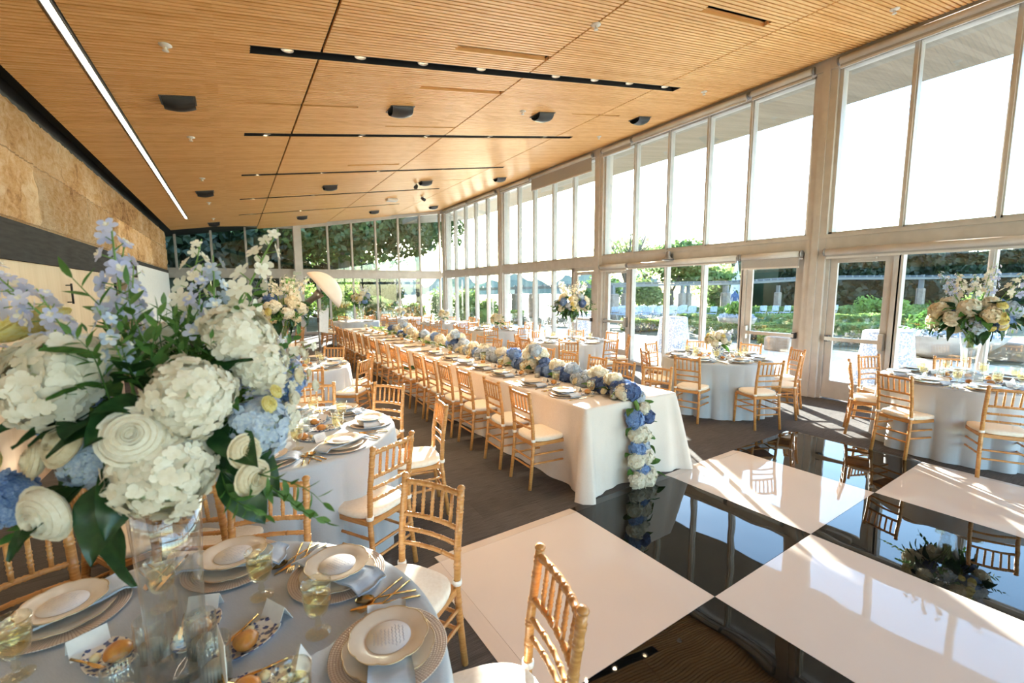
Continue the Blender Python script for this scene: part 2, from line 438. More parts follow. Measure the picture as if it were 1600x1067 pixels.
# ------------------------------------------------------------------ mesh helpers
class MB:
    """collects shapes and links them as ONE mesh object"""
    def __init__(s):
        s.v, s.f, s.m, s.sm = [], [], [], []
    def add(s, vs_, fs, mi=0, smooth=False):
        b = len(s.v)
        s.v.extend([tuple(p) for p in vs_])
        for f in fs:
            s.f.append(tuple(i + b for i in f)); s.m.append(mi); s.sm.append(smooth)
        return s
    def box(s, lo, hi, mi=0):
        x0, y0, z0 = lo; x1, y1, z1 = hi
        return s.add([(x0, y0, z0), (x1, y0, z0), (x1, y1, z0), (x0, y1, z0), (x0, y0, z1), (x1, y0, z1), (x1, y1, z1), (x0, y1, z1)],
                     [(3, 2, 1, 0), (4, 5, 6, 7), (0, 1, 5, 4), (1, 2, 6, 5), (2, 3, 7, 6), (3, 0, 4, 7)], mi)
    def hexa(s, p, mi=0):
        return s.add(p, [(3, 2, 1, 0), (4, 5, 6, 7), (0, 1, 5, 4), (1, 2, 6, 5), (2, 3, 7, 6), (3, 0, 4, 7)], mi)
    def rbox(s, lo, hi, b, mi=0):
        """box with chamfered vertical and top edges"""
        x0, y0, z0 = lo; x1, y1, z1 = hi
        def ring(i, z):
            c = b
            return [(x0 + c + i, y0 + i, z), (x1 - c - i, y0 + i, z), (x1 - i, y0 + c + i, z), (x1 - i, y1 - c - i, z), (x1 - c - i, y1 - i, z), (x0 + c + i, y1 - i, z), (x0 + i, y1 - c - i, z), (x0 + i, y0 + c + i, z)]
        return s.loft([ring(b, z0), ring(0, z0 + b), ring(0, z1 - b), ring(b, z1)], True, True, mi)
    def loft(s, rings, cap0=True, cap1=True, mi=0, smooth=False, closed=True):
        n = len(rings[0]); vs_ = [p for r in rings for p in r]; fs = []
        for i in range(len(rings) - 1):
            for j in range(n if closed else n - 1):
                k = (j + 1) % n
                fs.append((i * n + j, i * n + k, (i + 1) * n + k, (i + 1) * n + j))
        s.add(vs_, fs, mi, smooth)
        b = len(s.v) - len(vs_)
        if cap0: s.f.append(tuple(b + j for j in reversed(range(n)))); s.m.append(mi); s.sm.append(False)
        if cap1: s.f.append(tuple(b + (len(rings) - 1) * n + j for j in range(n))); s.m.append(mi); s.sm.append(False)
        return s
    def tube(s, pts, rad, seg=8, mi=0, smooth=True, caps=True):
        pts = [Vector(p) for p in pts]
        if not hasattr(rad, '__len__'): rad = [rad] * len(pts)
        rings = []; up = None
        for i, p in enumerate(pts):
            d = (pts[min(i + 1, len(pts) - 1)] - pts[max(i - 1, 0)]).normalized()
            if up is None:
                up = Vector((0, 0, 1)) if abs(d.z) < .9 else Vector((1, 0, 0))
            a = d.cross(up)
            if a.length < 1e-6: a = d.cross(Vector((0, 1, 0)))
            a.normalize(); b = a.cross(d).normalized(); up = b
            rings.append([p + (a * math.cos(t) + b * math.sin(t)) * rad[i] for t in [2 * PI * k / seg for k in range(seg)]])
        return s.loft([[tuple(q) for q in r] for r in rings], caps, caps, mi, smooth)
    def lathe(s, prof, seg=24, c=(0, 0, 0), mi=0, smooth=True, rf=None, caps=(False, False)):
        rings = []
        for (r, z) in prof:
            ring = []
            for k in range(seg):
                t = 2 * PI * k / seg
                q = r * (rf(t, r, z) if rf else 1.0)
                ring.append((c[0] + q * math.cos(t), c[1] + q * math.sin(t), c[2] + z))
            rings.append(ring)
        return s.loft(rings, caps[0], caps[1], mi, smooth)
    def grid(s, P, mi=0, smooth=True):
        """P: rows of points"""
        nr, nc = len(P), len(P[0])
        return s.add([p for r in P for p in r], [(i * nc + j, i * nc + j + 1, (i + 1) * nc + j + 1, (i + 1) * nc + j) for i in range(nr - 1) for j in range(nc - 1)], mi, smooth)
    def mesh(s, name, mats):
        me = bpy.data.meshes.new(name)
        me.from_pydata(s.v, [], s.f)
        me.polygons.foreach_set('material_index', s.m)
        me.polygons.foreach_set('use_smooth', s.sm)
        for m in (mats if isinstance(mats, (list, tuple)) else [mats]):
            me.materials.append(MATS[m])
        me.update()
        return me
    def build(s, name, mats, parent=None, loc=None, rot=None):
        return link(name, s.mesh(name, mats), parent, loc, rot)
def link(name, me, parent=None, loc=None, rot=None, scale=None):
    o = bpy.data.objects.new(name, me)
    COL.objects.link(o)
    if parent is not None: o.parent = parent
    if loc is not None: o.location = loc
    if rot is not None: o.rotation_euler = rot
    if scale is not None: o.scale = (scale,) * 3 if not hasattr(scale, '__len__') else scale
    return o
def tag(o, label, cat, group=None, kind=None):
    o['label'] = label; o['category'] = cat
    if group: o['group'] = group
    if kind: o['kind'] = kind
    return o
def empty(name, loc=(0, 0, 0), rz=0.0):
    o = bpy.data.objects.new(name, None)
    COL.objects.link(o)
    o.empty_display_size = .1
    o.location = loc; o.rotation_euler = (0, 0, rz)
    return o
def copy_tree(o, parent=None):
    c = o.copy(); COL.objects.link(c)
    if parent is not None: c.parent = parent
    for ch in list(o.children): copy_tree(ch, c)
    return c
class Proto:
    """first use places the built object itself, later uses place copies of it with copies of its parts"""
    def __init__(s, fn): s.fn, s.o, s.used = fn, None, False
    def use(s, loc, rz, label, cat, group=None, tilt=None):
        if s.o is None: s.o = s.fn()
        if s.used: o = copy_tree(s.o)
        else: o, s.used = s.o, True
        o.location = loc
        o.rotation_euler = (0, 0, rz) if tilt is None else (tilt[0], tilt[1], rz)
        for k in ('label', 'category', 'group'):
            if k in o.keys(): del o[k]
        return tag(o, label, cat, group)
def structure(name, mb, mats, label, cat, parent=None):
    o = mb.build(name, mats, parent)
    if parent is None: tag(o, label, cat, None, 'structure')
    return o
def np_mesh(name, V, F, mat, smooth=False):
    """quads from numpy arrays"""
    me = bpy.data.meshes.new(name)
    V = np.asarray(V, np.float32); F = np.asarray(F, np.int32)
    me.vertices.add(len(V)); me.vertices.foreach_set('co', V.ravel())
    me.loops.add(F.size); me.loops.foreach_set('vertex_index', F.ravel())
    me.polygons.add(len(F))
    me.polygons.foreach_set('loop_start', np.arange(0, F.size, F.shape[1], dtype=np.int32))
    me.polygons.foreach_set('loop_total', np.full(len(F), F.shape[1], np.int32))
    if smooth: me.polygons.foreach_set('use_smooth', np.ones(len(F), bool))
    me.materials.append(MATS[mat])
    me.update(calc_edges=True)
    return me
def leaf_quads(P, size, normal=None, jitter=1.0, aspect=1.6):
    """bent leaf (two quads) at each point"""
    n = len(P)
    nn = rng.normal(size=(n, 3)) * jitter
    if normal is not None: nn = nn + normal
    nn /= np.linalg.norm(nn, axis=1)[:, None] + 1e-9
    a = np.cross(nn, rng.normal(size=(n, 3))); a /= np.linalg.norm(a, axis=1)[:, None] + 1e-9
    b = np.cross(nn, a)
    s = (size * rng.uniform(.6, 1.3, n))[:, None]
    la = a * s * aspect * .5; wb = b * s * .5
    V = np.stack([P - la, P + wb - .2 * la, P + la, P - wb - .2 * la], 1)
    F = (np.arange(n) * 4)[:, None] + np.array([0, 1, 2, 3])
    return V.reshape(-1, 3), F
def leaf_cloud(name, blobs, n, size, mat, parent=None, shell=.55):
    w = np.array([b[1][0] * b[1][1] + b[1][0] * b[1][2] for b in blobs]); w = w / w.sum()
    Ps, Ns = [], []
    for (c, r), k in zip(blobs, rng.multinomial(n, w)):
        d = rng.normal(size=(k, 3)); d /= np.linalg.norm(d, axis=1)[:, None]
        rad = (shell + (1 - shell) * rng.uniform(0, 1, k) ** .6)[:, None] * (1 + .12 * np.sin(d[:, :1] * 7 + d[:, 1:2] * 9))
        Ps.append(np.array(c) + d * rad * np.array(r)); Ns.append(d)
    V, F = leaf_quads(np.concatenate(Ps), size, np.concatenate(Ns), .8)
    return link(name, np_mesh(name, V, F, mat), parent)
ORD = ['first', 'second', 'third', 'fourth', 'fifth', 'sixth', 'seventh', 'eighth', 'ninth', 'tenth', 'eleventh', 'twelfth', 'thirteenth', 'fourteenth', 'fifteenth', 'sixteenth', 'seventeenth', 'eighteenth', 'nineteenth', 'twentieth']
def screen(p):
    q = Vector(p) - EYE
    d = q.dot(_f)
    return q.dot(_r2) / max(d, .01), d

# ------------------------------------------------------------------ room shell
KC, Z0C = 0.162, 4.018                        # ceiling: z = Z0C + KC * x
def zc(x): return Z0C + KC * x
XL, XR, YB = -1.69, 8.10, -5.2
ZT0_, ZT1_ = 2.40, 2.63
BACK = [(-2.45, 20.8), (2.30, 20.0), (8.15, 18.95)]    # foot of the back window wall
def yback(x):
    for (xa, ya), (xb, yb) in zip(BACK, BACK[1:]):
        if x <= xb or xb > 8: return ya + (yb - ya) * (x - xa) / (xb - xa)
def yceil(x):
    """where the slatted ceiling ends in front of the back windows"""
    if x < 2.1: return 17.3 + (19.75 - 17.3) * (x + 1.69) / (2.1 + 1.69)
    return yback(x) - .12

structure('floor', MB().box((-4.2, YB, -.2), (8.25, 21.2, 0)), 'carpet_planks', 'dark grey brown carpet plank floor of the hall', 'floor')

# ceiling: slats across the room, a dark void above them, slots left open for the lights
seams = [-1.60, .90, 3.41, 5.92, 8.02]
slots = [(5.10, .28, 6.38, .15), (7.80, .28, 6.38, .11), (10.50, .28, 6.30, .11), (13.20, .28, 5.6, .11), (15.90, .28, 5.2, .11),
         (6.50, .28, 1.60, .055), (4.61, 2.19, 3.40, .055), (5.69, 2.19, 3.40, .055), (6.40, 5.25, 6.39, .055), (7.28, 2.2, 3.41, .05), (9.86, 2.17, 3.25, .05), (11.9, 4.5, 5.9, .05), (12.9, .9, 2.1, .05), (3.2, 4.4, 5.6, .055)]
led = (-1.04, -.965, -5.0, 15.9)
mb = MB()
y = YB + .05
PITCH_S, WS, HS = .052, .036, .036
while y < 20.2:
    for a, b in zip(seams, seams[1:]):
        segs = [(a + .012, b - .012)]
        cuts = [(s[1], s[2]) for s in slots if abs(y - s[0]) < s[3] / 2 + WS / 2]
        if y < led[3]: cuts.append((led[0] - .015, led[1] + .015))
        for c0, c1 in cuts:
            nx = []
            for p, q in segs:
                if c1 <= p or c0 >= q: nx.append((p, q)); continue
                if c0 > p: nx.append((p, c0))
                if c1 < q: nx.append((c1, q))
            segs = nx
        for p, q in segs:
            if y > yceil((p + q) / 2):
                if y > min(yceil(p), yceil(q)) : 
                    # shorten the slat to the sloping end of the ceiling
                    if q <= 2.3 and y < yceil(q):
                        p = max(p, -1.69 + (y - 17.3) * (2.1 + 1.69) / (19.75 - 17.3))
                    else: continue
                else: continue
            if q - p < .05: continue
            mb.hexa([(p, y - WS / 2, zc(p)), (q, y - WS / 2, zc(q)), (q, y + WS / 2, zc(q)), (p, y + WS / 2, zc(p)),
                     (p, y - WS / 2, zc(p) + HS), (q, y - WS / 2, zc(q) + HS), (q, y + WS / 2, zc(q) + HS), (p, y + WS / 2, zc(p) + HS)])
    y += PITCH_S
structure('ceiling', mb, 'ceiling_wood', 'sloping ceiling of thin golden wooden slats', 'ceiling')
mb = MB()
def slab(mb, x0, x1, y0, y1, dz0, dz1):
    return mb.hexa([(x0, y0, zc(x0) + dz0), (x1, y0, zc(x1) + dz0), (x1, y1, zc(x1) + dz0), (x0, y1, zc(x0) + dz0), (x0, y0, zc(x0) + dz1), (x1, y0, zc(x1) + dz1), (x1, y1, zc(x1) + dz1), (x0, y1, zc(x0) + dz1)])
slab(mb, -4.2, 8.2, YB, 21.3, .16, .40)
structure('ceiling_void', mb, 'black_matte', 'black void above the ceiling slats', 'ceiling')
# wooden backing close behind the slats, open over the light slots
mb = MB()
bx = sorted(set([-1.60, 8.02, led[0] - .02, led[1] + .02] + [v for s in slots for v in (s[1], s[2])] + [-.45] + [v for m in seams[1:4] for v in (m - .016, m + .016)]))
ys_ = sorted(set([YB, 17.2] + [v for s in slots for v in (s[0] - s[3] / 2 - .01, s[0] + s[3] / 2 + .01)] + [15.92]))
for xa, xb in zip(bx, bx[1:]):
    for ya, yb in zip(ys_, ys_[1:]):
        xm, ym = (xa + xb) / 2, (ya + yb) / 2
        if any(s[1] < xm < s[2] and abs(ym - s[0]) < s[3] / 2 + .01 for s in slots): continue
        if led[0] - .02 < xm < led[1] + .02 and ym < 15.92: continue
        if any(abs(xm - m) < .016 for m in seams[1:4]): continue
        if yb > 17.3: continue
        slab(mb, xa, xb, ya, yb, HS + .002, HS + .014)
structure('ceiling_backing', mb, 'ceiling_wood', 'wooden backing boards behind the ceiling slats', 'ceiling')
mb = MB().box((-4.2, 17.3, 4.375), (2.06, 21.2, 4.42))
structure('ceiling_end', mb, 'black_matte', 'dark ceiling strip before the far left back windows', 'ceiling')

# left wall: wood panels, dark beam, rough stone, shadow gap
structure('wall_left', MB().box((XL - .25, YB, 0), (XL, 9.85, 2.09)).box((XL - .25, 11.55, 0), (XL, 17.3, 2.09)).box((XL - .25, 9.85, 2.05), (XL, 11.55, 2.09)), 'wall_panel_wood', 'pale wooden panelling along the left wall', 'wall')
structure('trim_1', MB().box((XL - .25, YB, 2.09), (XL + .035, 17.3, 2.45)), 'dark_beam', 'dark grey beam band along the left wall', 'beam')
mb = MB()
ny, nz = 420, 14
G = [[(XL + .045 * rng.random() * (1 if 0 < j < nz else 0) - (.02 if j == nz else 0), YB + (17.3 - YB) * i / ny, 2.45 + 1.18 * j / nz + (.008 * rng.normal() if j == nz else 0)) for j in range(nz + 1)] for i in range(ny + 1)]
mb.grid(G, 0, True)
mb.box((XL - .35, YB, 2.45), (XL - .06, 17.3, 3.60))
mb.add([(XL + .01, 17.3, 2.45), (XL - .35, 17.3, 2.45), (XL - .35, 17.3, 3.62), (XL + .01, 17.3, 3.62)], [(0, 1, 2, 3)])
structure('wall_left_stone', mb, 'rough_limestone', 'rough golden limestone band high on the left wall', 'wall')
structure('trim_2', MB().box((XL - .35, YB, 3.55), (XL - .10, 17.3, 4.2)), 'black_matte', 'black shadow gap between stone and ceiling', 'trim')
# unseen end behind the viewer, glazing added to let cool skylight in
f = MB()
rx = [XL + .05, .1, 1.7, 3.3, 4.9, 6.5, XR - .05]
for x in rx: f.box((x - .05, YB - .14, 0), (x + .05, YB, zc(x) + .1))
f.box((XL, YB - .14, 0), (XR, YB, .12)); f.box((XL, YB - .16, ZT0_ - .0), (XR, YB, ZT1_))
f.hexa([(XL, YB - .14, zc(XL) - .1), (XR, YB - .14, zc(XR) - .1), (XR, YB, zc(XR) - .1), (XL, YB, zc(XL) - .1), (XL, YB - .14, zc(XL) + .2), (XR, YB - .14, zc(XR) + .2), (XR, YB, zc(XR) + .2), (XL, YB, zc(XL) + .2)])
o = structure('wall_rear', f, 'frame_paint', 'unseen end wall behind the viewer, glazing added for cool light', 'wall')
for xa, xb in zip(rx, rx[1:]):
    MB().box((xa + .04, YB - .08, .1), (xb - .04, YB - .07, ZT0_ + .02)).build('pane', 'window_glass', o)
    MB().hexa([(xa + .04, YB - .08, ZT1_ - .02), (xb - .04, YB - .08, ZT1_ - .02), (xb - .04, YB - .07, ZT1_ - .02), (xa + .04, YB - .07, ZT1_ - .02), (xa + .04, YB - .08, zc(xa)), (xb - .04, YB - .08, zc(xb)), (xb - .04, YB - .07, zc(xb)), (xa + .04, YB - .07, zc(xa))]).build('pane', 'window_glass', o)
structure('wall_left_return', MB().box((-4.2, 17.3, 0), (XL - .3, 17.5, 4.4)).box((-4.3, 17.3, 0), (-4.2, 21.0, 4.4)), 'white_paint', 'white return wall beside the back windows', 'wall')
# open dark doorway in the left wall and white panels after it
structure('door_5', MB().box((XL - .9, 9.85, 0), (XL - .8, 11.55, 2.05)).box((XL - .8, 9.75, 0), (XL - .25, 9.85, 2.05)).box((XL - .8, 11.55, 0), (XL - .25, 11.65, 2.05)).box((XL - .8, 9.85, 2.05), (XL - .25, 11.55, 2.1)), 'black_matte', 'dark open doorway in the left wall', 'door')
t = structure('wall_left_white', MB().rbox((XL, 11.9, .05), (XL + .05, 17.1, 2.36), .01), 'white_paint', 'tall white panel on the far left wall', 'wall')
def door_pull():
    o = empty('door_pull')
    MB().tube([(.05, 0, -.12), (.05, 0, .12)], .011, 8).build('grip', 'black_plastic', o)
    for zz in (-.1, .1): MB().tube([(0, 0, zz), (.05, 0, zz)], .008, 6).build('bracket', 'black_plastic', o)
    return o
o = door_pull(); o.location = (XL, 7.32, 1.78); tag(o, 'black door pull on the pale wooden left wall', 'handle')

# linear light
def linear_light():
    o = empty('linear_light', (0, 0, 0))
    zz = zc(-1.0)
    mb = MB(); mb.hexa([(led[0] + .012, led[2], zc(led[0]) + .012), (led[1] - .012, led[2], zc(led[1]) + .012), (led[1] - .012, led[3], zc(led[1]) + .012), (led[0] + .012, led[3], zc(led[0]) + .012),
                        (led[0] + .012, led[2], zz + .03), (led[1] - .012, led[2], zz + .03), (led[1] - .012, led[3], zz + .03), (led[0] + .012, led[3], zz + .03)])
    mb.build('diffuser', 'led_strip', o)
    mb = MB()
    for xx in (led[0], led[1] - .012): mb.box((xx, led[2], zz - .006), (xx + .012, led[3], zz + .06))
    mb.box((led[0], led[3], zz - .006), (led[1], led[3] + .01, zz + .06))
    mb.box((led[0], led[2], zz + .05), (led[1], led[3], zz + .07))
    mb.build('housing', 'grey_metal', o)
    return tag(o, 'long glowing linear light recessed in the wooden ceiling', 'light')
linear_light()
# black light troughs in the ceiling slots with downlights
troughs = []
for i, (y, x0, x1, w) in enumerate(slots[:5]):
    mb = MB()
    h = w / 2 + .004
    mb.hexa([(x0, y - h, zc(x0) + .11), (x1, y - h, zc(x1) + .11), (x1, y + h, zc(x1) + .11), (x0, y + h, zc(x0) + .11), (x0, y - h, zc(x0) + .13), (x1, y - h, zc(x1) + .13), (x1, y + h, zc(x1) + .13), (x0, y + h, zc(x0) + .13)])
    for sgn in (-1, 1):
        ya = y + sgn * h
        mb.hexa([(x0, ya - .003, zc(x0) + .002), (x1, ya - .003, zc(x1) + .002), (x1, ya + .003, zc(x1) + .002), (x0, ya + .003, zc(x0) + .002), (x0, ya - .003, zc(x0) + .12), (x1, ya - .003, zc(x1) + .12), (x1, ya + .003, zc(x1) + .12), (x0, ya + .003, zc(x0) + .12)])
    for xx in (x0, x1): mb.box((xx - .004, y - h, zc(xx) + .0), (xx + .004, y + h, zc(xx) + .12))
    o = mb.build('light_trough', 'black_matte')
    tag(o, f'long black lighting slot in the ceiling, {ORD[i]} from the viewer', 'light slot', 'lighting slots')
def downlight():
    o = empty('downlight')
    MB().lathe([(.040, .075), (.052, .06), (.056, .03), (.058, .018), (.050, .018), (.044, .05), (.036, .07)], 20).build('trim_ring', 'white_paint', o)
    MB().lathe([(.001, .060), (.038, .062)], 16).build('lamp', 'downlight_glow', o)
    return o
P_down = Proto(downlight)
lamp_xy = []
for (y, x0, x1, w), xs in zip(slots[:5], [(.6, 1.3, 2.0, 2.75, 3.9, 4.6, 5.3, 6.1), (.57, 1.97, 3.1, 4.4, 5.7), (.57, 1.8, 3.0, 4.6), (.58, 2.0, 3.3, 4.9), (.62, 2.0, 2.73, 4.6)]):
    for x in xs: lamp_xy.append((x, y))
slotcount = {}
for i, (x, y) in enumerate(lamp_xy):
    k = slotcount.get(y, 0); slotcount[y] = k + 1
    row = [s[0] for s in slots[:5]].index(y)
    P_down.use((x, y, zc(x) + .01), 0, f'small round downlight in the {ORD[row]} black ceiling slot, {ORD[k]} from left', 'downlight', 'ceiling downlights')
    ld = bpy.data.lights.new('downlight_beam', 'SPOT')
    ld.energy = 60; ld.color = (1, .76, .48); ld.spot_size = math.radians(100); ld.spot_blend = .6; ld.shadow_soft_size = .03
    lo = bpy.data.objects.new('downlight_beam', ld); COL.objects.link(lo); lo.location = (x, y, zc(x) + .055)
def ceiling_speaker():
    o = empty('ceiling_speaker')
    # half-round hood dropping from the slats
    mb = MB(); rings = []
    for i in range(9):
        t = PI * i / 8
        rings.append([(-.15 + .30 * j / 8, -.13 * math.cos(t), -.115 * math.sin(t) * (1 - .25 * abs(j / 4 - 1) ** 2)) for j in range(9)])
    mb.grid(rings)
    mb.build('hood', 'black_plastic', o)
    MB().box((-.17, -.145, -.006), (.17, .145, .012)).build('plate', 'dark_metal', o)
    return o
P_spk = Proto(ceiling_speaker)
for r, yy in enumerate((6.5, 12.0, 17.3)):
    for c, xx in enumerate((-.39, 2.19, 4.69, 7.07)):
        if r == 2 and c == 0: yy_ = 17.2
        else: yy_ = yy
        P_spk.use((xx, yy_, zc(xx) - .004), PI, f'black hooded speaker on the ceiling, {("nearest","middle","farthest")[r]} row, {ORD[c]} from left', 'speaker', 'ceiling speakers', tilt=(0, math.atan(KC)))
def track_head():
    o = empty('ceiling_spotlight')
    MB().tube([(0, 0, 0), (0, 0, -.06)], .012, 8).build('stem', 'black_plastic', o)
    MB().tube([(0, .06, -.05), (0, -.07, -.12)], [.045, .055], 12).build('lamp_head', 'black_plastic', o)
    return o
P_th = Proto(track_head)
P_th.use((5.59, 14.56, zc(5.59)), .4, 'black spotlight hanging from the far ceiling, right one', 'spotlight', 'hanging spotlights')
P_th.use((4.50, 12.22, zc(4.5)), -.6, 'black spotlight hanging from the far ceiling, left one', 'spotlight', 'hanging spotlights')
o = MB().rbox((-.17, -.13, -.09), (.17, .13, 0), .02).build('wireless_box', 'white_paint'); o.location = (4.52, 14.55, zc(4.52) - .002)
tag(o, 'small white box fixed under the far wooden ceiling', 'box')
def sprinkler():
    o = empty('sprinkler')
    MB().lathe([(.05, 0), (.052, -.006), (.03, -.018), (.012, -.02)], 16).build('escutcheon', 'white_paint', o)
    MB().lathe([(.010, -.02), (.011, -.045), (.026, -.05), (.026, -.054), (.001, -.056)], 12).tube([(.018, 0, -.018), (.014, 0, -.05)], .003, 5).tube([(-.018, 0, -.018), (-.014, 0, -.05)], .003, 5).build('sprinkler_head', 'white_paint', o)
    return o
P_spr = Proto(sprinkler)
for i, yy in enumerate((5.15, 7.92, 10.6, 13.35, 16.17)):
    P_spr.use((-.37, yy, zc(-.37) - .001), 0, f'white fire sprinkler beside the linear light, {ORD[i]} from the viewer', 'sprinkler', 'sprinklers by the linear light')
for i, (xx, yy) in enumerate(((3.416, 3.78), (7.0, 2.45), (4.185, 6.35), (7.06, 5.07), (7.08, 7.68))):
    P_spr.use((xx, yy, zc(xx) - .001), 0, ['white fire sprinkler on a ceiling seam, top centre', 'white fire sprinkler nearest the top right windows', 'white fire sprinkler left of a black speaker', 'white fire sprinkler above the second window bay', 'white fire sprinkler above the far window bay'][i], 'sprinkler', 'sprinklers over the hall')

# ------------------------------------------------------------------ right window wall
ZT0, ZT1 = 2.40, 2.63                           # transom
cols = [-1.5, 3.61, 8.72, 13.72, 18.70]
CW, CD = .30, .30
k = 0
for i, yc in enumerate(cols + [YB + .15]):
    structure(f'trim_{3 + i}', MB().box((XR - .04, yc - CW / 2, 0), (XR + CD, yc + CW / 2, zc(XR))).box((XR - .065, yc - .05, 0), (XR - .04, yc + .05, zc(XR) - .1)), 'frame_paint', f'pale column between window bays, {ORD[5 - i] if i < 5 else "sixth"} from the back corner', 'column')
structure('trim_9', MB().box((XR - .03, YB, ZT0), (XR + .24, 18.85, ZT1)).box((XR - .05, YB, ZT1 - .03), (XR + .26, 18.85, ZT1 + .025)), 'frame_paint', 'horizontal transom beam of the garden window wall', 'beam')
structure('trim_10', MB().box((XR - .06, YB, zc(XR) - .17), (XR + .25, 18.95, zc(XR) + .1)), 'frame_paint', 'window head beam under the ceiling edge', 'beam')
upper = [[-4.6, -3.7, -2.7], [-.45, .6, 1.59, 2.54], [4.82, 5.68, 6.61, 7.56], [9.78, 10.71, 11.71, 12.6], [14.76, 15.7, 16.6, 17.59]]
def window_bay(n, y0, y1, z0, z1, mull, label, skip=(), mw=.072):
    """frame with mullions as one mesh, every pane a child"""
    f = MB()
    x0, x1 = XR + .02, XR + .15
    f.box((x0, y0, z0), (x1, y1, z0 + .06)); f.box((x0, y0, z1 - .05), (x1, y1, z1))
    f.box((x0, y0, z0), (x1, y0 + .05, z1)); f.box((x0, y1 - .05, z0), (x1, y1, z1))
    for m in mull: f.box((x0, m - mw / 2, z0), (x1, m + mw / 2, z1)); f.box((x0 - .03, m - .018, z0 + .01), (x0, m + .018, z1 - .01))
    o = structure(f'window_{n}', f, 'frame_paint', label, 'window')
    ed = [y0] + list(mull) + [y1]
    for a, b in zip(ed, ed[1:]):
        MB().box((XR + .075, a + .03, z0 + .05), (XR + .087, b - .03, z1 - .04)).build('pane', 'window_glass', o)
    return o
ends = [YB + .3] + [c for c in cols]
for i in range(5):
    a = (cols[i - 1] if i else YB + .15) + CW / 2; b = cols[i] - CW / 2
    window_bay(i + 1, a, b, ZT1, zc(XR) - .15, upper[i], f'upper window bay facing the garden, {ORD[4 - i]} from the back corner', 'window')
n = 6
lower = [(YB + .3, cols[0] - CW / 2, [-4.6, -3.7, -2.7]), (cols[0] + CW / 2, 2.53, [-.45, .6, 1.6]), (4.83, 7.62, [5.68, 6.6]), (9.78, cols[3] - CW / 2, [10.72, 11.7, 12.6]), (cols[3] + CW / 2, cols[4] - CW / 2, [14.76, 15.7, 16.6, 17.59])]
for i, (a, b, m) in enumerate(lower):
    window_bay(n, a, b, .02, ZT0, m, f'lower window bay facing the garden, {ORD[4 - i]} from the back corner', 'window'); n += 1
def garden_door(num, y0, y1, hinge_hi, label):
    """glass door in a pale frame with a panic bar"""
    f = MB()
    x0, x1 = XR + .02, XR + .15
    f.box((x0, y0 - .03, 0), (x1, y0 + .05, ZT0)); f.box((x0, y1 - .05, 0), (x1, y1 + .03, ZT0)); f.box((x0, y0, 2.30), (x1, y1, ZT0))
    o = structure(f'door_{num}', f, 'frame_paint', label, 'door')
    lf = MB()
    a, b = y0 + .055, y1 - .055
    lf.box((x0 + .03, a, .02), (x0 + .075, b, .31)); lf.box((x0 + .03, a, 2.20), (x0 + .075, b, 2.29))
    lf.box((x0 + .03, a, .31), (x0 + .075, a + .10, 2.20)); lf.box((x0 + .03, b - .10, .31), (x0 + .075, b, 2.20))
    d = lf.build('door_leaf', 'frame_paint', o)
    MB().box((x0 + .047, a + .09, .30), (x0 + .058, b - .09, 2.21)).build('pane', 'window_glass', d)
    bar = MB().box((XR - .055, a + .03, .97), (XR - .015, b - .03, 1.03)).build('panic_bar', 'steel', d)
    hy = a + .05 if hinge_hi else b - .05
    MB().box((XR - .05, hy - .03, .88), (XR + .05, hy + .03, 1.12)).build('latch_box', 'steel', d)
    oy = b - .05 if hinge_hi else a + .05
    MB().box((XR - .04, oy - .025, .95), (XR + .05, oy + .025, 1.05)).build('bar_end', 'dark_metal', d)
    MB().box((XR - .03, y0 + .25, 2.235), (XR + .04, y0 + .6, 2.285)).build('door_closer', 'frame_paint', d)
garden_door(1, 2.54, 3.46, True, 'glass garden door right of the big column with a panic bar')
garden_door(2, 3.76, 4.82, False, 'glass garden door left of the big column with a panic bar')
garden_door(3, 7.63, 8.56, True, 'glass garden door right of the middle column')
garden_door(4, 8.88, 9.77, False, 'glass garden door left of the middle column')
structure('baseboard_right', MB().box((XR - .02, YB, 0), (XR + .16, 2.5, .07)).box((XR - .02, 4.85, 0), (XR + .16, 7.6, .07)).box((XR - .02, 9.8, 0), (XR + .16, 18.7, .07)), 'frame_paint', 'low sill under the garden windows', 'sill')

# roller shades
def roller_shade(y0, y1, z, drop, label, x=XR - .10, grp='roller shades'):
    o = empty('roller_shade', (x, y0, z))
    l = y1 - y0
    MB().tube([(0, .02, 0), (0, l - .02, 0)], .052, 16).build('shade_roll', 'shade_tube', o)
    MB().box((-.01, .03, -drop - .03), (.0, l - .03, 0)).build('shade_cloth', 'shade_fabric', o)
    MB().box((-.016, .03, -drop - .055), (.008, l - .03, -drop - .025)).build('bottom_bar', 'shade_tube', o)
    for yy in (0, l):
        MB().lathe([(.001, -.008), (.06, -.008), (.06, .008), (.001, .008)], 14).build('bracket', 'grey_metal', o, (0, yy, 0), (PI / 2, 0, 0))
    return tag(o, label, 'roller shade', grp)
ZU = zc(XR) - .12
roller_shade(-1.3, 3.44, ZU, .06, 'long grey roller shade above the nearest upper window')
roller_shade(3.78, 4.80, ZU, .05, 'short roller shade high beside the big column')
roller_shade(4.84, 7.55, ZU, .03, 'grey roller shade over the middle of the second upper window')
roller_shade(7.58, 8.55, ZU, .10, 'short roller shade high left of the second upper bay')
roller_shade(8.90, 11.68, ZU, .34, 'roller shade drawn slightly down on the third upper window')
roller_shade(11.74, 13.55, ZU, .05, 'roller shade on the far part of the third upper window')
roller_shade(13.90, 16.1, ZU, .05, 'roller shade on the near part of the farthest upper window')
roller_shade(16.15, 18.5, ZU, .04, 'roller shade nearest the back corner at the top')
roller_shade(-1.3, 3.44, 2.37, .05, 'white roller shade above the right garden door and window', grp='lower roller shades')
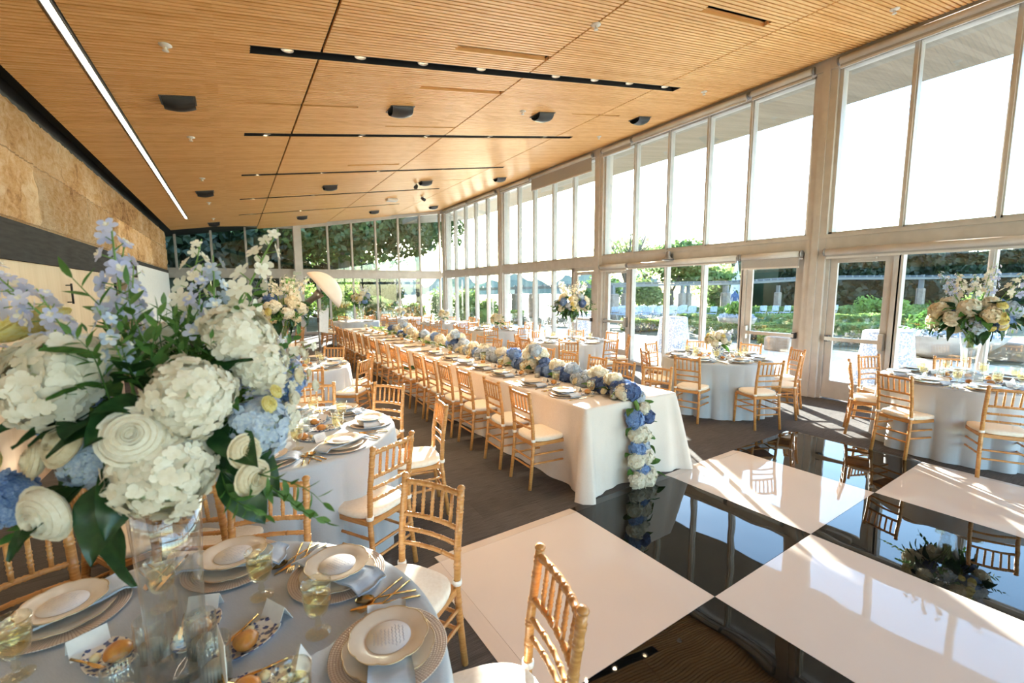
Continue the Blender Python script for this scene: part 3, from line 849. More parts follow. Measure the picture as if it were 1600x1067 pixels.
roller_shade(3.78, 4.82, 2.37, .17, 'grey shade pulled partly down over the left garden door', grp='lower roller shades')
roller_shade(4.86, 7.60, 2.37, .04, 'white rolled shade above the three lower middle panes', grp='lower roller shades')
roller_shade(7.64, 8.55, 2.37, .07, 'short grey shade above the door right of the middle column', grp='lower roller shades')
def sconce():
    o = empty('wall_lamp', (XR - .03, 6.42, 2.50))
    MB().box((-.02, -.05, -.08), (0, .05, .06)).build('back_plate', 'grey_metal', o)
    MB().lathe([(.03, .11), (.05, .09), (.055, -.02), (.13, -.06), (.13, -.075), (.05, -.05)], 16, (-.12, 0, 0)).build('lamp_shade', 'grey_metal', o)
    MB().tube([(0, 0, .02), (-.1, 0, .05)], .015, 8).build('arm', 'grey_metal', o)
    return tag(o, 'grey bell shaped lamp on the window transom', 'lamp')
sconce()

# ------------------------------------------------------------------ back window wall
def P_back(x, off=0.0):
    return (x, yback(x) + off)
bm = [[-2.4, -1.72, -.60, .52, 1.62, 2.18], [2.42, 3.42, 4.34, 5.29, 6.22, 7.14, 8.02]]
wn_ = n
def bar_back(mb, xa, xb, z0, z1, o0, o1):
    ya, yb = yback(xa), yback(xb)
    return mb.hexa([(xa, ya + o0, z0), (xb, yb + o0, z0), (xb, yb + o1, z0), (xa, ya + o1, z0), (xa, ya + o0, z1), (xb, yb + o0, z1), (xb, yb + o1, z1), (xa, ya + o1, z1)])
def top_back(x): return 4.37 if x < 2.3 else zc(x) - .02
for gi, xs in enumerate(bm):
    for lev in (0, 1):
        f = MB(); z0 = .04 if lev == 0 else 2.60
        zt = 2.36
        for x in xs:
            w = .07
            bar_back(f, x - w / 2, x + w / 2, z0, zt if lev == 0 else top_back(x), -.02, .10)
        a, b = xs[0], xs[-1]
        bar_back(f, a, b, z0, z0 + .08, -.02, .10)
        if lev == 0: bar_back(f, a, b, zt - .05, zt, -.02, .10)
        else:
            ya, yb = yback(a), yback(b)
            f.hexa([(a, ya - .03, top_back(a) - .10), (b, yb - .03, top_back(b) - .10), (b, yb + .1, top_back(b) - .10), (a, ya + .1, top_back(a) - .10), (a, ya - .03, top_back(a) + .06), (b, yb - .03, top_back(b) + .06), (b, yb + .1, top_back(b) + .06), (a, ya + .1, top_back(a) + .06)])
        o = structure(f'window_{wn_}', f, 'frame_paint', f'{("lower", "upper")[lev]} back windows, {("left", "right")[gi]} of the back column', 'window'); wn_ += 1
        for xa, xb in zip(xs, xs[1:]):
            g = MB(); ya, yb = yback(xa + .03), yback(xb - .03)
            za, zb = (zt - .04, zt - .04) if lev == 0 else (top_back(xa) - .06, top_back(xb) - .06)
            p0, p1 = (xa + .03, ya + .035), (xb - .03, yb + .035)
            g.hexa([(p0[0], p0[1], z0 + .06), (p1[0], p1[1], z0 + .06), (p1[0], p1[1] + .012, z0 + .06), (p0[0], p0[1] + .012, z0 + .06), (p0[0], p0[1], za), (p1[0], p1[1], zb), (p1[0], p1[1] + .012, zb), (p0[0], p0[1] + .012, za)])
            g.build('pane', 'window_glass', o)
mb = MB(); bar_back(mb, -2.45, 2.3, 2.36, 2.60, -.06, .14); bar_back(mb, 2.3, 8.1, 2.36, 2.60, -.06, .14)
structure('trim_11', mb, 'frame_paint', 'horizontal transom across the back windows', 'beam')
mb = MB(); bar_back(mb, -2.45, 2.3, 0, .09, -.05, .14); bar_back(mb, 2.3, 8.1, 0, .09, -.05, .14)
structure('baseboard_back', mb, 'frame_paint', 'low sill of the back windows', 'sill')
structure('trim_12', MB().box((2.16, 19.9, 0), (2.44, 20.25, 4.42)), 'frame_paint', 'pale column in the back window wall', 'column')
# glazed back door right of the column: frame posts and handle
f = MB()
for x in (.55, 1.10, 2.98): bar_back(f, x - .06, x + .06, 0, 2.36, -.05, .1)
f.box((1.0, 20.1, 2.24), (1.0, 20.1, 2.24))
d6 = structure('door_6', f, 'frame_paint', 'glazed door in the back wall behind the tall bouquet', 'door')
MB().tube([(2.86, yback(2.9) - .12, .95), (2.86, yback(2.9) - .12, 1.15)], .012, 8).tube([(2.86, yback(2.9) - .12, 1.05), (2.98, yback(2.9) - .05, 1.05)], .012, 8).build('handle', 'steel', d6)
def exit_sign():
    x = 2.23; y = 19.84
    o = empty('exit_sign', (x, y, 2.50))
    MB().rbox((-.17, 0, -.09), (.17, .02, .10), .006).build('panel', 'frame_paint', o)
    cu = bpy.data.curves.new('lettering', 'FONT'); cu.body = 'EXIT'; cu.size = .15; cu.align_x = 'CENTER'; cu.extrude = .002
    cu.materials.append(MATS['exit_green'])
    tmp = bpy.data.objects.new('tmp_text', cu); COL.objects.link(tmp)
    bpy.context.view_layer.update()
    me = bpy.data.meshes.new_from_object(tmp.evaluated_get(bpy.context.evaluated_depsgraph_get()))
    bpy.data.objects.remove(tmp)
    link('lettering', me, o, (0, -.004, -.055), (PI / 2, 0, 0))
    return tag(o, 'exit sign on the back window transom', 'sign')
exit_sign()

# ------------------------------------------------------------------ roof overhang outside
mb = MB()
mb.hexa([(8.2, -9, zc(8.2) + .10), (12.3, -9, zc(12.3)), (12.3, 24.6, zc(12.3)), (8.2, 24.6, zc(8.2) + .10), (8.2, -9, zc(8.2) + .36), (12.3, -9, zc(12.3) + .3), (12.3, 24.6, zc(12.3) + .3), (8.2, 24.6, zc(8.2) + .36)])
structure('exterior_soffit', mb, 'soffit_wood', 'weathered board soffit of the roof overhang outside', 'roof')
o = MB().rbox((-.09, -.06, -.14), (.09, .06, 0), .015).build('floodlight', 'grey_metal'); o.location = (12.0, 5.4, zc(12.0)); tag(o, 'small floodlight under the roof edge outside', 'light')
# ------------------------------------------------------------------ outside ground, lake, planting
SHORE = [(-60, 42), (-10, 40), (4, 36), (9, 29), (13, 26.5), (17, 28), (22, 34), (34, 52), (60, 90), (160, 170)]
def ground_poly(name, pts, z, mat, label, cat):
    mb = MB(); mb.add([(x, y, z) for x, y in pts], [tuple(range(len(pts)))])
    return structure(name, mb, mat, label, cat)
ground_poly('garden_ground', [(-60, 21.5), (-60, 42)] + SHORE[1:] + [(200, 170), (200, -60), (8.4, -60), (8.4, 21.5)], -.05, 'garden_soil', 'garden ground between the hall and the lake', 'ground')
ground_poly('terrace', [(8.3, -20), (15.2, -20), (15.2, 5.2), (14.2, 9.5), (13.6, 14.5), (12.5, 21), (8.3, 21)], -.03, 'terrace_paving', 'pale paved terrace outside the garden doors', 'ground')
ground_poly('garden_path', [(15.2, -3.5), (40, 2), (40, 3.6), (19, 2.6), (15.2, 1.6)], -.035, 'terrace_paving', 'pale garden path leading away from the terrace', 'path')
ground_poly('lake', [(-400, 20), (-400, 600), (700, 600), (700, 60)], -.9, 'lake_water', 'bright lake beyond the garden', 'lake')

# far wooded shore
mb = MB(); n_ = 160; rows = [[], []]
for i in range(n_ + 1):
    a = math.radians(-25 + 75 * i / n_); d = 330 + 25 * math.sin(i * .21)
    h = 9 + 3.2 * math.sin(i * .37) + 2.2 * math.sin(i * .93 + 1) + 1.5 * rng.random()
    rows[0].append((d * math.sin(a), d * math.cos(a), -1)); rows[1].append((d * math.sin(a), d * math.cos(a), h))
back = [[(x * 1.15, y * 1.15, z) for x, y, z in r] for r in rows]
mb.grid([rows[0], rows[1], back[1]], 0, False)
o = mb.build('far_treeline', 'far_trees_hazed'); tag(o, 'wooded shore across the lake, haze painted into its colour', 'trees', None, 'stuff')

def tree(name, x, y, h, crown, trunk_h, tr, leaf_n, leaf_s, mat, label, cat='tree', group=None, lean=(0, 0), limbs=4, seed=0):
    rd = random.Random(seed)
    o = empty(name, (x, y, -.05))
    mb = MB()
    p = [(0, 0, 0), (lean[0] * .4, lean[1] * .4, trunk_h * .5), (lean[0], lean[1], trunk_h)]
    mb.tube(p, [tr * 1.25, tr, tr * .8], 10)
    for k in range(limbs):
        a = 2 * PI * k / max(limbs, 1) + rd.uniform(-.4, .4); r = rd.uniform(.5, .9)
        e = (lean[0] + math.cos(a) * crown[0] * r * .6, lean[1] + math.sin(a) * crown[1] * r * .6, trunk_h + (h - trunk_h) * rd.uniform(.45, .85))
        m_ = tuple((p[2][i] + e[i]) / 2 + (.25 * (h - trunk_h) * .3 if i == 2 else 0) for i in range(3))
        mb.tube([(p[2][0], p[2][1], trunk_h - .1), m_, e], [tr * .6, tr * .35, tr * .1], 7)
        for q in range(3):
            b = a + rd.uniform(-1, 1)
            mb.tube([m_, (m_[0] + math.cos(b) * crown[0] * .35, m_[1] + math.sin(b) * crown[1] * .35, m_[2] + (h - trunk_h) * rd.uniform(.1, .4))], [tr * .25, tr * .05], 5)
    mb.build('trunk', 'bark', o)
    if leaf_n:
        blobs = []
        cz = (trunk_h + h) / 2
        for k in range(9):
            a = rd.uniform(0, 2 * PI); q = rd.uniform(.2, .62)
            blobs.append(((lean[0] + math.cos(a) * crown[0] * q, lean[1] + math.sin(a) * crown[1] * q, cz + rd.uniform(-.55, .5) * crown[2]), (crown[0] * rd.uniform(.34, .55), crown[1] * rd.uniform(.34, .55), crown[2] * rd.uniform(.32, .5))))
        leaf_cloud('foliage', blobs, leaf_n, leaf_s, mat, o, .35)
    return tag(o, label, cat, group)
def bush(name, x, y, rx, ry, h, n, s, mat, label, cat='shrub', group=None, z=-.05):
    rd = random.Random(int(x * 100 + y * 10))
    o = empty(name, (x, y, z))
    blobs = [((rd.uniform(-.5, .5) * rx, rd.uniform(-.5, .5) * ry, h * rd.uniform(.3, .62)), (rx * rd.uniform(.45, .65), ry * rd.uniform(.45, .65), h * rd.uniform(.3, .42))) for _ in range(6)]
    leaf_cloud('foliage', blobs, n, s, mat, o, .3)
    mb = MB()
    for k in range(5):
        a = rd.uniform(0, 6.28); mb.tube([(0, 0, 0), (math.cos(a) * rx * .35, math.sin(a) * ry * .35, h * .6)], [.03, .01], 5)
    mb.build('stems', 'bark', o)
    return tag(o, label, cat, group)
# the big dark hedge behind the right garden
def hedge(name, pts, w, h, n, s, mat, label, group=None, cat='hedge', z=-.05):
    """clipped hedge along a polyline: solid core clothed with leaves"""
    core = MB(); Ps, Ns = [], []
    Ls = [math.dist(a, b) for a, b in zip(pts, pts[1:])]
    for (a, b), l in zip(zip(pts, pts[1:]), Ls):
        d = np.array([b[0] - a[0], b[1] - a[1]]) / l; nn = np.array([-d[1], d[0]])
        q = [np.array(a) + nn * w * .42, np.array(b) + nn * w * .42, np.array(b) - nn * w * .42, np.array(a) - nn * w * .42]
        core.hexa([(p[0], p[1], z) for p in q][::-1] + [(p[0], p[1], z + h * .93) for p in q][::-1])
        k = int(n * l / sum(Ls)); t = rng.uniform(0, l, k); u = rng.uniform(0, 1, k)
        per = 2 * h + w; sPos = u * per
        off = np.where(sPos < h, -w / 2, np.where(sPos < h + w, sPos - h - w / 2, w / 2))
        zz = np.where(sPos < h, sPos, np.where(sPos < h + w, h, per - sPos))
        lump = .07 * w * np.sin(t * 2.3) + .05 * h * np.sin(t * 1.1 + zz * 3)
        P = np.stack([a[0] + d[0] * t + nn[0] * (off + lump), a[1] + d[1] * t + nn[1] * (off + lump), z + zz + lump * .5], 1)
        nrm = np.stack([np.sign(off) * nn[0] * (np.abs(off) > w * .45), np.sign(off) * nn[1] * (np.abs(off) > w * .45), (zz > h * .95) * 1.0], 1)
        Ps.append(P); Ns.append(nrm)
    o = core.build(name, mat)
    V, F = leaf_quads(np.concatenate(Ps), s, np.concatenate(Ns), .7)
    link('foliage', np_mesh('foliage', V, F, mat), o)
    return tag(o, label, cat, group)
hedge('box_hedge', [(16.2, 11.5), (19.5, 9.2), (23, 6.9)], .9, .42, 5000, .09, 'hedge_green', 'nearest low clipped hedge seen through the garden doors', 'clipped hedges')
hedge('box_hedge', [(20, 15.2), (25.5, 11.2), (31, 8.2)], 1.0, .48, 5000, .11, 'hedge_green', 'middle low clipped hedge in the garden', 'clipped hedges')
hedge('box_hedge', [(25, 19.3), (33, 14.8), (42, 10.8)], 1.2, .60, 5000, .14, 'hedge_green', 'farthest low clipped hedge before the pergola', 'clipped hedges')
hedge('box_hedge', [(15.0, 14.6), (16.8, 13.0)], .8, .45, 2000, .09, 'hedge_green', 'short clipped hedge left of the cocktail table', 'clipped hedges')
hedge('tall_hedge', [(38, 21.5), (47, 18), (56, 10), (62, -4), (64, -24)], 6.0, 4.6, 26000, .36, 'tree_dark', 'massive dark hedge closing the right side of the garden')
o = bush('flowering_shrub', 33, 10.9, 1.3, 1.3, 1.5, 1400, .13, 'leaf_bright', 'yellow green shrub in front of the big dark hedge')
bush('flowering_shrub', 24.5, 4.9, 1.2, 1.2, 1.7, 1600, .11, 'hedge_green', 'round leafy shrub behind the right concrete bowl', 'shrub')
bush('flowering_shrub', 27, 6.4, 2.0, 1.5, .75, 1600, .10, 'leaf_bright', 'bright low planting before the round shrub', 'shrub')
# flower bed edging the terrace
for i, (x, y, rx, ry, h) in enumerate(((15.2, 11.6, 1.0, .9, .42), (14.9, 13.6, .9, 1.0, .45), (14.2, 16.0, .9, 1.2, .5), (13.9, 18.3, .9, 1.2, .55), (13.2, 20.6, .8, 1.2, .55), (16.6, 7.6, .9, .8, .42), (17.1, 6.0, 1.0, .9, .45), (16.3, 9.3, .8, .7, .4), (18.2, 4.9, .9, .7, .4), (15.6, 9.9, .7, .7, .35))):
    bush('flower_clump', x, y, rx, ry, h, 800, .07, 'flower_bed_mix', f'low mixed flowering clump beside the terrace, {ORD[i]} along the bed', 'flowers', 'flower bed clumps')
hedge('box_hedge', [(15.4, 7.35), (15.4, 8.3)], .7, .45, 900, .07, 'hedge_green', 'small clipped block of hedge at the terrace corner', 'clipped hedges')
# trees
tree('round_tree', 31, 24.5, 6.0, (4.6, 4.6, 2.1), 1.7, .18, 9000, .24, 'tree_green', 'dense green tree seen through the left garden door', limbs=4, seed=3)
tree('bare_tree', 22.5, 21.6, 6.8, (3.4, 3.4, 2.0), 2.0, .24, 900, .16, 'tree_light', 'grey leaning tree with spreading bare limbs', lean=(.5, .2), limbs=6, seed=5)
tree('bare_tree', 32, 28, 7.5, (4.5, 4.5, 2.4), 2.6, .16, 1100, .2, 'tree_light', 'thin sparse tree behind the pergola', limbs=6, seed=8)
for i, (x, y, h, r) in enumerate(((27, 27.5, 3.4, 2.6), (30, 25.8, 3.0, 2.2), (35, 23, 3.5, 2.6), (39, 25, 4.5, 3.2), (23.5, 26, 2.6, 2.2), (45, 29, 7, 4))):
    bush('garden_shrub', x, y, r, r, h, 2600, .2, ('tree_green', 'tree_light')[i % 2], f'leafy garden shrub behind the pergola columns, {ORD[i]} planted', 'shrub', 'shrubs behind the pergola')
tree('far_oak', 62, 21, 9.5, (6, 6, 3.0), 3, .3, 3500, .4, 'tree_light', 'pale treetop above the dark hedge', limbs=3, seed=12)
tree('far_oak', 78, -8, 9.5, (8, 8, 3.0), 3, .3, 3500, .5, 'tree_light', 'pale treetop at the far right above the hedge', limbs=3, seed=13)
for i, (x, y, h, r) in enumerate(((9.7, 22.6, 2.35, .95), (10.5, 21.9, 2.3, .8), (11.4, 22.3, 2.0, .75), (12.3, 22.2, 1.75, .85))):
    bush('lake_willow', x, y, r, r, h, 2200, .10, ('tree_green', 'tree_light')[i % 2], f'airy waterside bush outside the farthest window, {ORD[i]} from the corner', 'shrub', 'waterside bushes')
hedge('box_hedge', [(11.2, 21.4), (13.6, 20.8)], .9, .75, 2200, .08, 'hedge_green', 'clipped hedge low outside the farthest garden window', 'clipped hedges')
# behind the back windows
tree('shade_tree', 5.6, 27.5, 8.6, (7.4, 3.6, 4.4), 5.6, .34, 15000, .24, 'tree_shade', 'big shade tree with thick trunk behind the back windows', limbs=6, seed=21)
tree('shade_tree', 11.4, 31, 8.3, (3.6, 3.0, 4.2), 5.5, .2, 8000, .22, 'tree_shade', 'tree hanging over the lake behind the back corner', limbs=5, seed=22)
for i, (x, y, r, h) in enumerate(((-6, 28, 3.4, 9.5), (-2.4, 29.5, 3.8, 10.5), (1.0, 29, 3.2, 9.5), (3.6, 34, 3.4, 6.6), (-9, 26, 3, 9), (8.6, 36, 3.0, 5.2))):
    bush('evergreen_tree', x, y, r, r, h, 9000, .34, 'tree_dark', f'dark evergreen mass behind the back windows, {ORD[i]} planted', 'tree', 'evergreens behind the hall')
for i, (x, y, r, h) in enumerate(((2.9, 25.6, 1.2, 3.0), (4.6, 25.2, 1.3, 2.9), (1.2, 25.6, 1.2, 3.3), (7.0, 25.4, 1.2, 1.7), (9.0, 26.2, 1.1, 1.4))):
    bush('garden_shrub', x, y, r, r, h, 2000, .14, ('leaf_bright', 'tree_green')[i > 2], f'green shrub close outside the back windows, {ORD[i]} planted', 'shrub', 'shrubs outside the back windows')

hedge('darkening_hedge', [(-9, 24.8), (2.0, 23.5)], 1.0, 2.7, 9000, .16, 'tree_dark', 'tall hedge added close behind the left back windows to darken them')  # hedge added to darken the view through the lower left panes
# pergola on stone columns
def pergola():
    o = empty('pergola', (0, 0, 0))
    path = [(13.2, 27.4, 1.75), (17.4, 24.9, 1.85), (20.0, 21.8, 1.92), (24.5, 20.2, 2.0), (30.5, 19.0, 2.1), (37.0, 16.2, 2.45), (44.2, 12.3, 2.45), (49, 6.5, 2.6), (52, -1, 2.7), (53, -10, 2.8)]
    for (a, b) in zip(path, path[1:]):
        d = Vector((b[0] - a[0], b[1] - a[1], 0)).normalized(); nn = Vector((-d.y, d.x, 0))
        for s in (-.55, .55):
            A = Vector(a) + nn * s; B = Vector(b) + nn * s
            q = [A + nn * .05, B + nn * .05, B - nn * .05, A - nn * .05]
            MB().hexa([tuple(p) for p in q] + [tuple(p + Vector((0, 0, .17))) for p in q]).build('beam', 'pergola_paint', o)
    mb = MB()
    for (a, b) in zip(path, path[1:]):
        A, B = Vector(a), Vector(b); l = (B - A).length; d = (B - A).normalized(); nn = Vector((-d.y, d.x, 0)).normalized()
        for k in range(int(l / .55)):
            c = A + d * (k * .55 + .2)
            q = [c + nn * .95 + d * .05, c - nn * .95 + d * .05, c - nn * .95 - d * .05, c + nn * .95 - d * .05]
            mb.hexa([tuple(p + Vector((0, 0, .18))) for p in q] + [tuple(p + Vector((0, 0, .29))) for p in q])
    mb.build('rafters', 'pergola_paint', o)
    for i, p in enumerate([(16.3, 25.5), (17.3, 24.9), (19.2, 19.4), (22.3, 21.4), (25.6, 19.4), (26.9, 19.9), (29.4, 18.6), (31.3, 20.0), (34.2, 17.6), (44.0, 12.2), (46.5, 13.0), (49.0, 6.4), (52.0, -1.0)]):
        ztop = 1.55 + (.25 if p[0] > 40 else 0)
        w = .29 if p[0] < 20 else .20
        c = MB().rbox((p[0] - w, p[1] - w, -.05), (p[0] + w, p[1] + w, ztop), .05).build('stone_column', 'stone_pale', o)
        MB().box((p[0] - .1, p[1] - .1, ztop), (p[0] + .1, p[1] + .1, ztop + (.5 if p[0] < 40 else 1.0))).build('post', 'pergola_paint', c)
    return tag(o, 'curved grey pergola on stone columns across the garden', 'pergola')
pergola()
# concrete bowls
def bowl_planter(x, y, r, h, label, rim_bush):
    o = empty('bowl_planter', (x, y, -.03))
    MB().lathe([(.001, 0), (r * .38, 0), (r * .42, .03), (r * .70, h * .32), (r * .90, h * .68), (r, h), (r * .96, h), (r * .93, h - .06), (.001, h - .06)], 40).build('bowl', 'concrete_bowl', o)
    blobs = [((math.cos(a) * r * .62, math.sin(a) * r * .62, h + .02), (r * .33, r * .33, .14)) for a in [2 * PI * k / 9 for k in range(9)]]
    leaf_cloud('trailing_flowers', blobs, 2200, .05, 'petal_pale', o, .4)
    leaf_cloud('foliage', [((0, 0, h + .25), (r * .55, r * .55, .38))], 1300, .11, rim_bush, o, .3)
    return tag(o, label, 'planter', 'concrete bowls')
bowl_planter(15.9, 3.9, 1.25, .62, 'large concrete bowl planter behind the right bouquet', 'leaf_mid')
bowl_planter(17.7, 10.7, .75, .66, 'concrete bowl planter left of the garden door', 'leaf_bright')
# cocktail tables with patterned cloths
def cocktail():
    prof = [(.001, 1.02), (.36, 1.02), (.38, 1.005), (.385, .97), (.40, .75), (.44, .4), (.52, .03), (.53, .0)]
    o = MB().lathe(prof, 72, rf=lambda t, r, z: 1 + (.05 * math.sin(9 * t) + .03 * math.sin(5 * t + 1)) * max(0, (1.0 - z)) if r > .3 else 1).build('cocktail_table', 'toile_cloth')
    return o
P_ck = Proto(cocktail)
P_ck.use((10.95, 8.55, -.03), 0, 'tall cocktail table in blue toile cloth left of the middle panes', 'table', 'cocktail tables')
P_ck.use((10.55, 3.35, -.03), .7, 'tall cocktail table in blue toile cloth beyond the right door', 'table', 'cocktail tables')
P_ck.use((11.4, 12.6, -.03), 1.7, 'tall cocktail table in blue toile cloth behind the window bouquet', 'table', 'cocktail tables')
P_ck.use((10.0, 11.6, -.03), 2.3, 'tall toile cocktail table just left behind the window bouquet vase', 'table', 'cocktail tables')
# stone blocks by the terrace
for x, y, w, d, h, lab in ((13.9, 6.9, .45, .35, .38, 'square stone block outside the left garden door'), (17.2, 2.6, .9, .5, .42, 'long stone block seat at the right edge outside')):
    o = MB().rbox((x - w, y - d, -.04), (x + w, y + d, h), .03).build('stone_block', 'stone_pale'); tag(o, lab, 'stone')
# rows of pale folding chairs for the ceremony
def garden_chair():
    o = empty('garden_chair')
    for s in (-.2, .2):
        MB().tube([(s, .2, 0), (s, -.15, .45), (s, -.22, .85)], .014, 6).build('leg', 'white_paint', o)
        MB().tube([(s, -.2, 0), (s, .2, .44)], .014, 6).build('leg', 'white_paint', o)
    MB().rbox((-.21, -.18, .42), (.21, .2, .46), .01).build('seat', 'petal_pale', o)
    MB().rbox((-.2, -.235, .55), (.2, -.205, .86), .01).build('backrest', 'petal_pale', o)
    return o
P_gc = Proto(garden_chair)
for r in range(4):
    for c in range(9):
        x = 18.4 + .62 * c + .25 * r; y = 17.9 - .28 * c + .85 * r
        P_gc.use((x, y, -.05), -.4, f'pale blue garden chair, {ORD[r]} row from the terrace, {ORD[c]} from the left', 'chair', 'ceremony chairs in the garden')
for c in range(7):
    P_gc.use((26.6 + .7 * c, 14.6 - .33 * c, -.05), -.4, f'pale blue garden chair in the separate right row, {ORD[c]} from the left', 'chair', 'ceremony chairs in the garden')
# white sail and a passer-by far off
mb = MB(); mb.grid([[(0, 0, 0), (1.2, .1, 0), (2.4, 0, 0)], [(.25, .12, 1.6), (1.1, .3, 1.6), (1.95, .1, 1.6)], [(.55, .1, 3.0), (.95, .2, 3.0), (1.35, .08, 3.0)], [(.8, 0, 4.2), (.83, .02, 4.2), (.86, 0, 4.2)]])
o = mb.build('white_sail', 'white_paint'); o.location = (33.4, 20.9, -.05)
sm_ = o.modifiers.new('thickness', 'SOLIDIFY'); sm_.thickness = .04
tag(o, 'white pointed sail canopy standing beyond the hedges', 'canopy')
def small_person(loc, rz):
    V = [(0, 0, .95), (0, 0, 1.2), (0, 0, 1.45), (0, 0, 1.56), (0, .02, 1.70), (.19, 0, 1.42), (.24, .06, 1.15), (.22, .25, 1.05), (-.19, 0, 1.42), (-.25, -.06, 1.15), (-.24, .02, .92), (.09, 0, .9), (.10, .16, .5), (.10, .10, .06), (.1, .22, .03), (-.09, 0, .9), (-.10, -.08, .5), (-.10, -.26, .10), (-.1, -.15, .04)]
    E_ = [(0, 1), (1, 2), (2, 3), (3, 4), (2, 5), (5, 6), (6, 7), (2, 8), (8, 9), (9, 10), (0, 11), (11, 12), (12, 13), (13, 14), (0, 15), (15, 16), (16, 17), (17, 18)]
    R_ = [.13, .13, .14, .06, .11, .065, .05, .035, .065, .05, .035, .095, .07, .05, .04, .095, .07, .05, .04]
    me = bpy.data.meshes.new('person'); me.from_pydata(V, E_, []); me.materials.append(MATS['petal_deep'])
    o = link('person', me, None, loc, (0, 0, rz))
    md = o.modifiers.new('skin', 'SKIN')
    for i, r in enumerate(R_): me.skin_vertices[0].data[i].radius = (r, r)
    me.skin_vertices[0].data[0].use_root = True
    o.modifiers.new('sub', 'SUBSURF').levels = 1
    return tag(o, 'person in blue walking in the distant garden', 'person')
small_person((32.2, 19.7, -.05), -1.0)
# ------------------------------------------------------------------ dance floor
GA, GS = 0.024643, 1.2016
GX, GY, GE = 1.07047, 1.38588, .0883
def dpt(i, j, z=0.0):
    """corner of the dance floor grid; i runs to the windows, j towards the viewer"""
    u = (math.cos(GA), math.sin(GA)); v = (math.sin(GA), -math.cos(GA))
    return (GX + GS * (i * u[0] + j * v[0]), GY + GS * (i * u[1] + j * v[1]), z)
df = empty('dance_floor', dpt(2, 0))
df.location = (0, 0, 0)
tag(df, 'glossy black and white checkered dance floor laid on the carpet', 'dance floor')
DT = .014
for i in range(0, 4):
    for j in range(-1, 3):
        white = (i + j) % 2 == 1
        g = .0012
        p = [dpt(i + g, j + g), dpt(i + 1 - g, j + g), dpt(i + 1 - g, j + 1 - g), dpt(i + g, j + 1 - g)]
        mb = MB(); mb.hexa([(q[0], q[1], .001) for q in p][::-1] + [(q[0], q[1], DT) for q in p][::-1])
        mb.build('white_panel' if white else 'black_panel', 'gloss_white' if white else 'gloss_black', df)
e = GE / GS
# sloping edge strips take the colour of the panel beside them
for j in range(-1, 3):
    for i0, i1, i in ((0, -e, 0), (4, 4 + e, 3)):
        wht = (i + j) % 2 == 1
        a, b, c, d = dpt(i0, j), dpt(i0, j + 1), dpt(i1, j + 1), dpt(i1, j)
        MB().hexa([(q[0], q[1], .0005) for q in (a, b, c, d)] + [(a[0], a[1], DT), (b[0], b[1], DT), (c[0], c[1], .003), (d[0], d[1], .003)]).build('edge_ramp', 'gloss_white' if wht else 'gloss_black', df)
for i in range(0, 4):
    wht = (i - 1) % 2 == 1
    a, b, c, d = dpt(i, -1), dpt(i + 1, -1), dpt(i + 1, -1 - e), dpt(i, -1 - e)
    MB().hexa([(q[0], q[1], .0005) for q in (a, b, c, d)] + [(a[0], a[1], DT), (b[0], b[1], DT), (c[0], c[1], .003), (d[0], d[1], .003)]).build('edge_ramp', 'gloss_white' if wht else 'gloss_black', df)

# ------------------------------------------------------------------ bamboo style chair
def ringed(p0, p1, r, knots, seg=8, bulge=1.22, mid=None, taper=1.0):
    """rod with turned rings; p0..p1 through optional mid points"""
    pts = [Vector(p0)] + [Vector(m) for m in (mid or [])] + [Vector(p1)]
    Ls = [0]
    for a, b in zip(pts, pts[1:]): Ls.append(Ls[-1] + (b - a).length)
    T = Ls[-1]
    def at(t):
        s = t * T
        for k in range(len(pts) - 1):
            if s <= Ls[k + 1] + 1e-9: return pts[k].lerp(pts[k + 1], (s - Ls[k]) / (Ls[k + 1] - Ls[k]))
        return pts[-1]
    ts = {0.0: 1.0, 1.0: 1.0}
    for k in range(1, len(pts) - 1): ts[Ls[k] / T] = 1.0
    for kn in knots:
        w = .006 / T
        for dt, m in ((-2.2 * w, 1.0), (-1.2 * w, bulge), (-.2 * w, .96), (.2 * w, .96), (1.2 * w, bulge), (2.2 * w, 1.0)):
            ts[min(max(kn + dt, 0), 1)] = m
    tt = sorted(ts)
    return [at(t) for t in tt], [r * ts[t] * (1 + (taper - 1) * t) for t in tt]
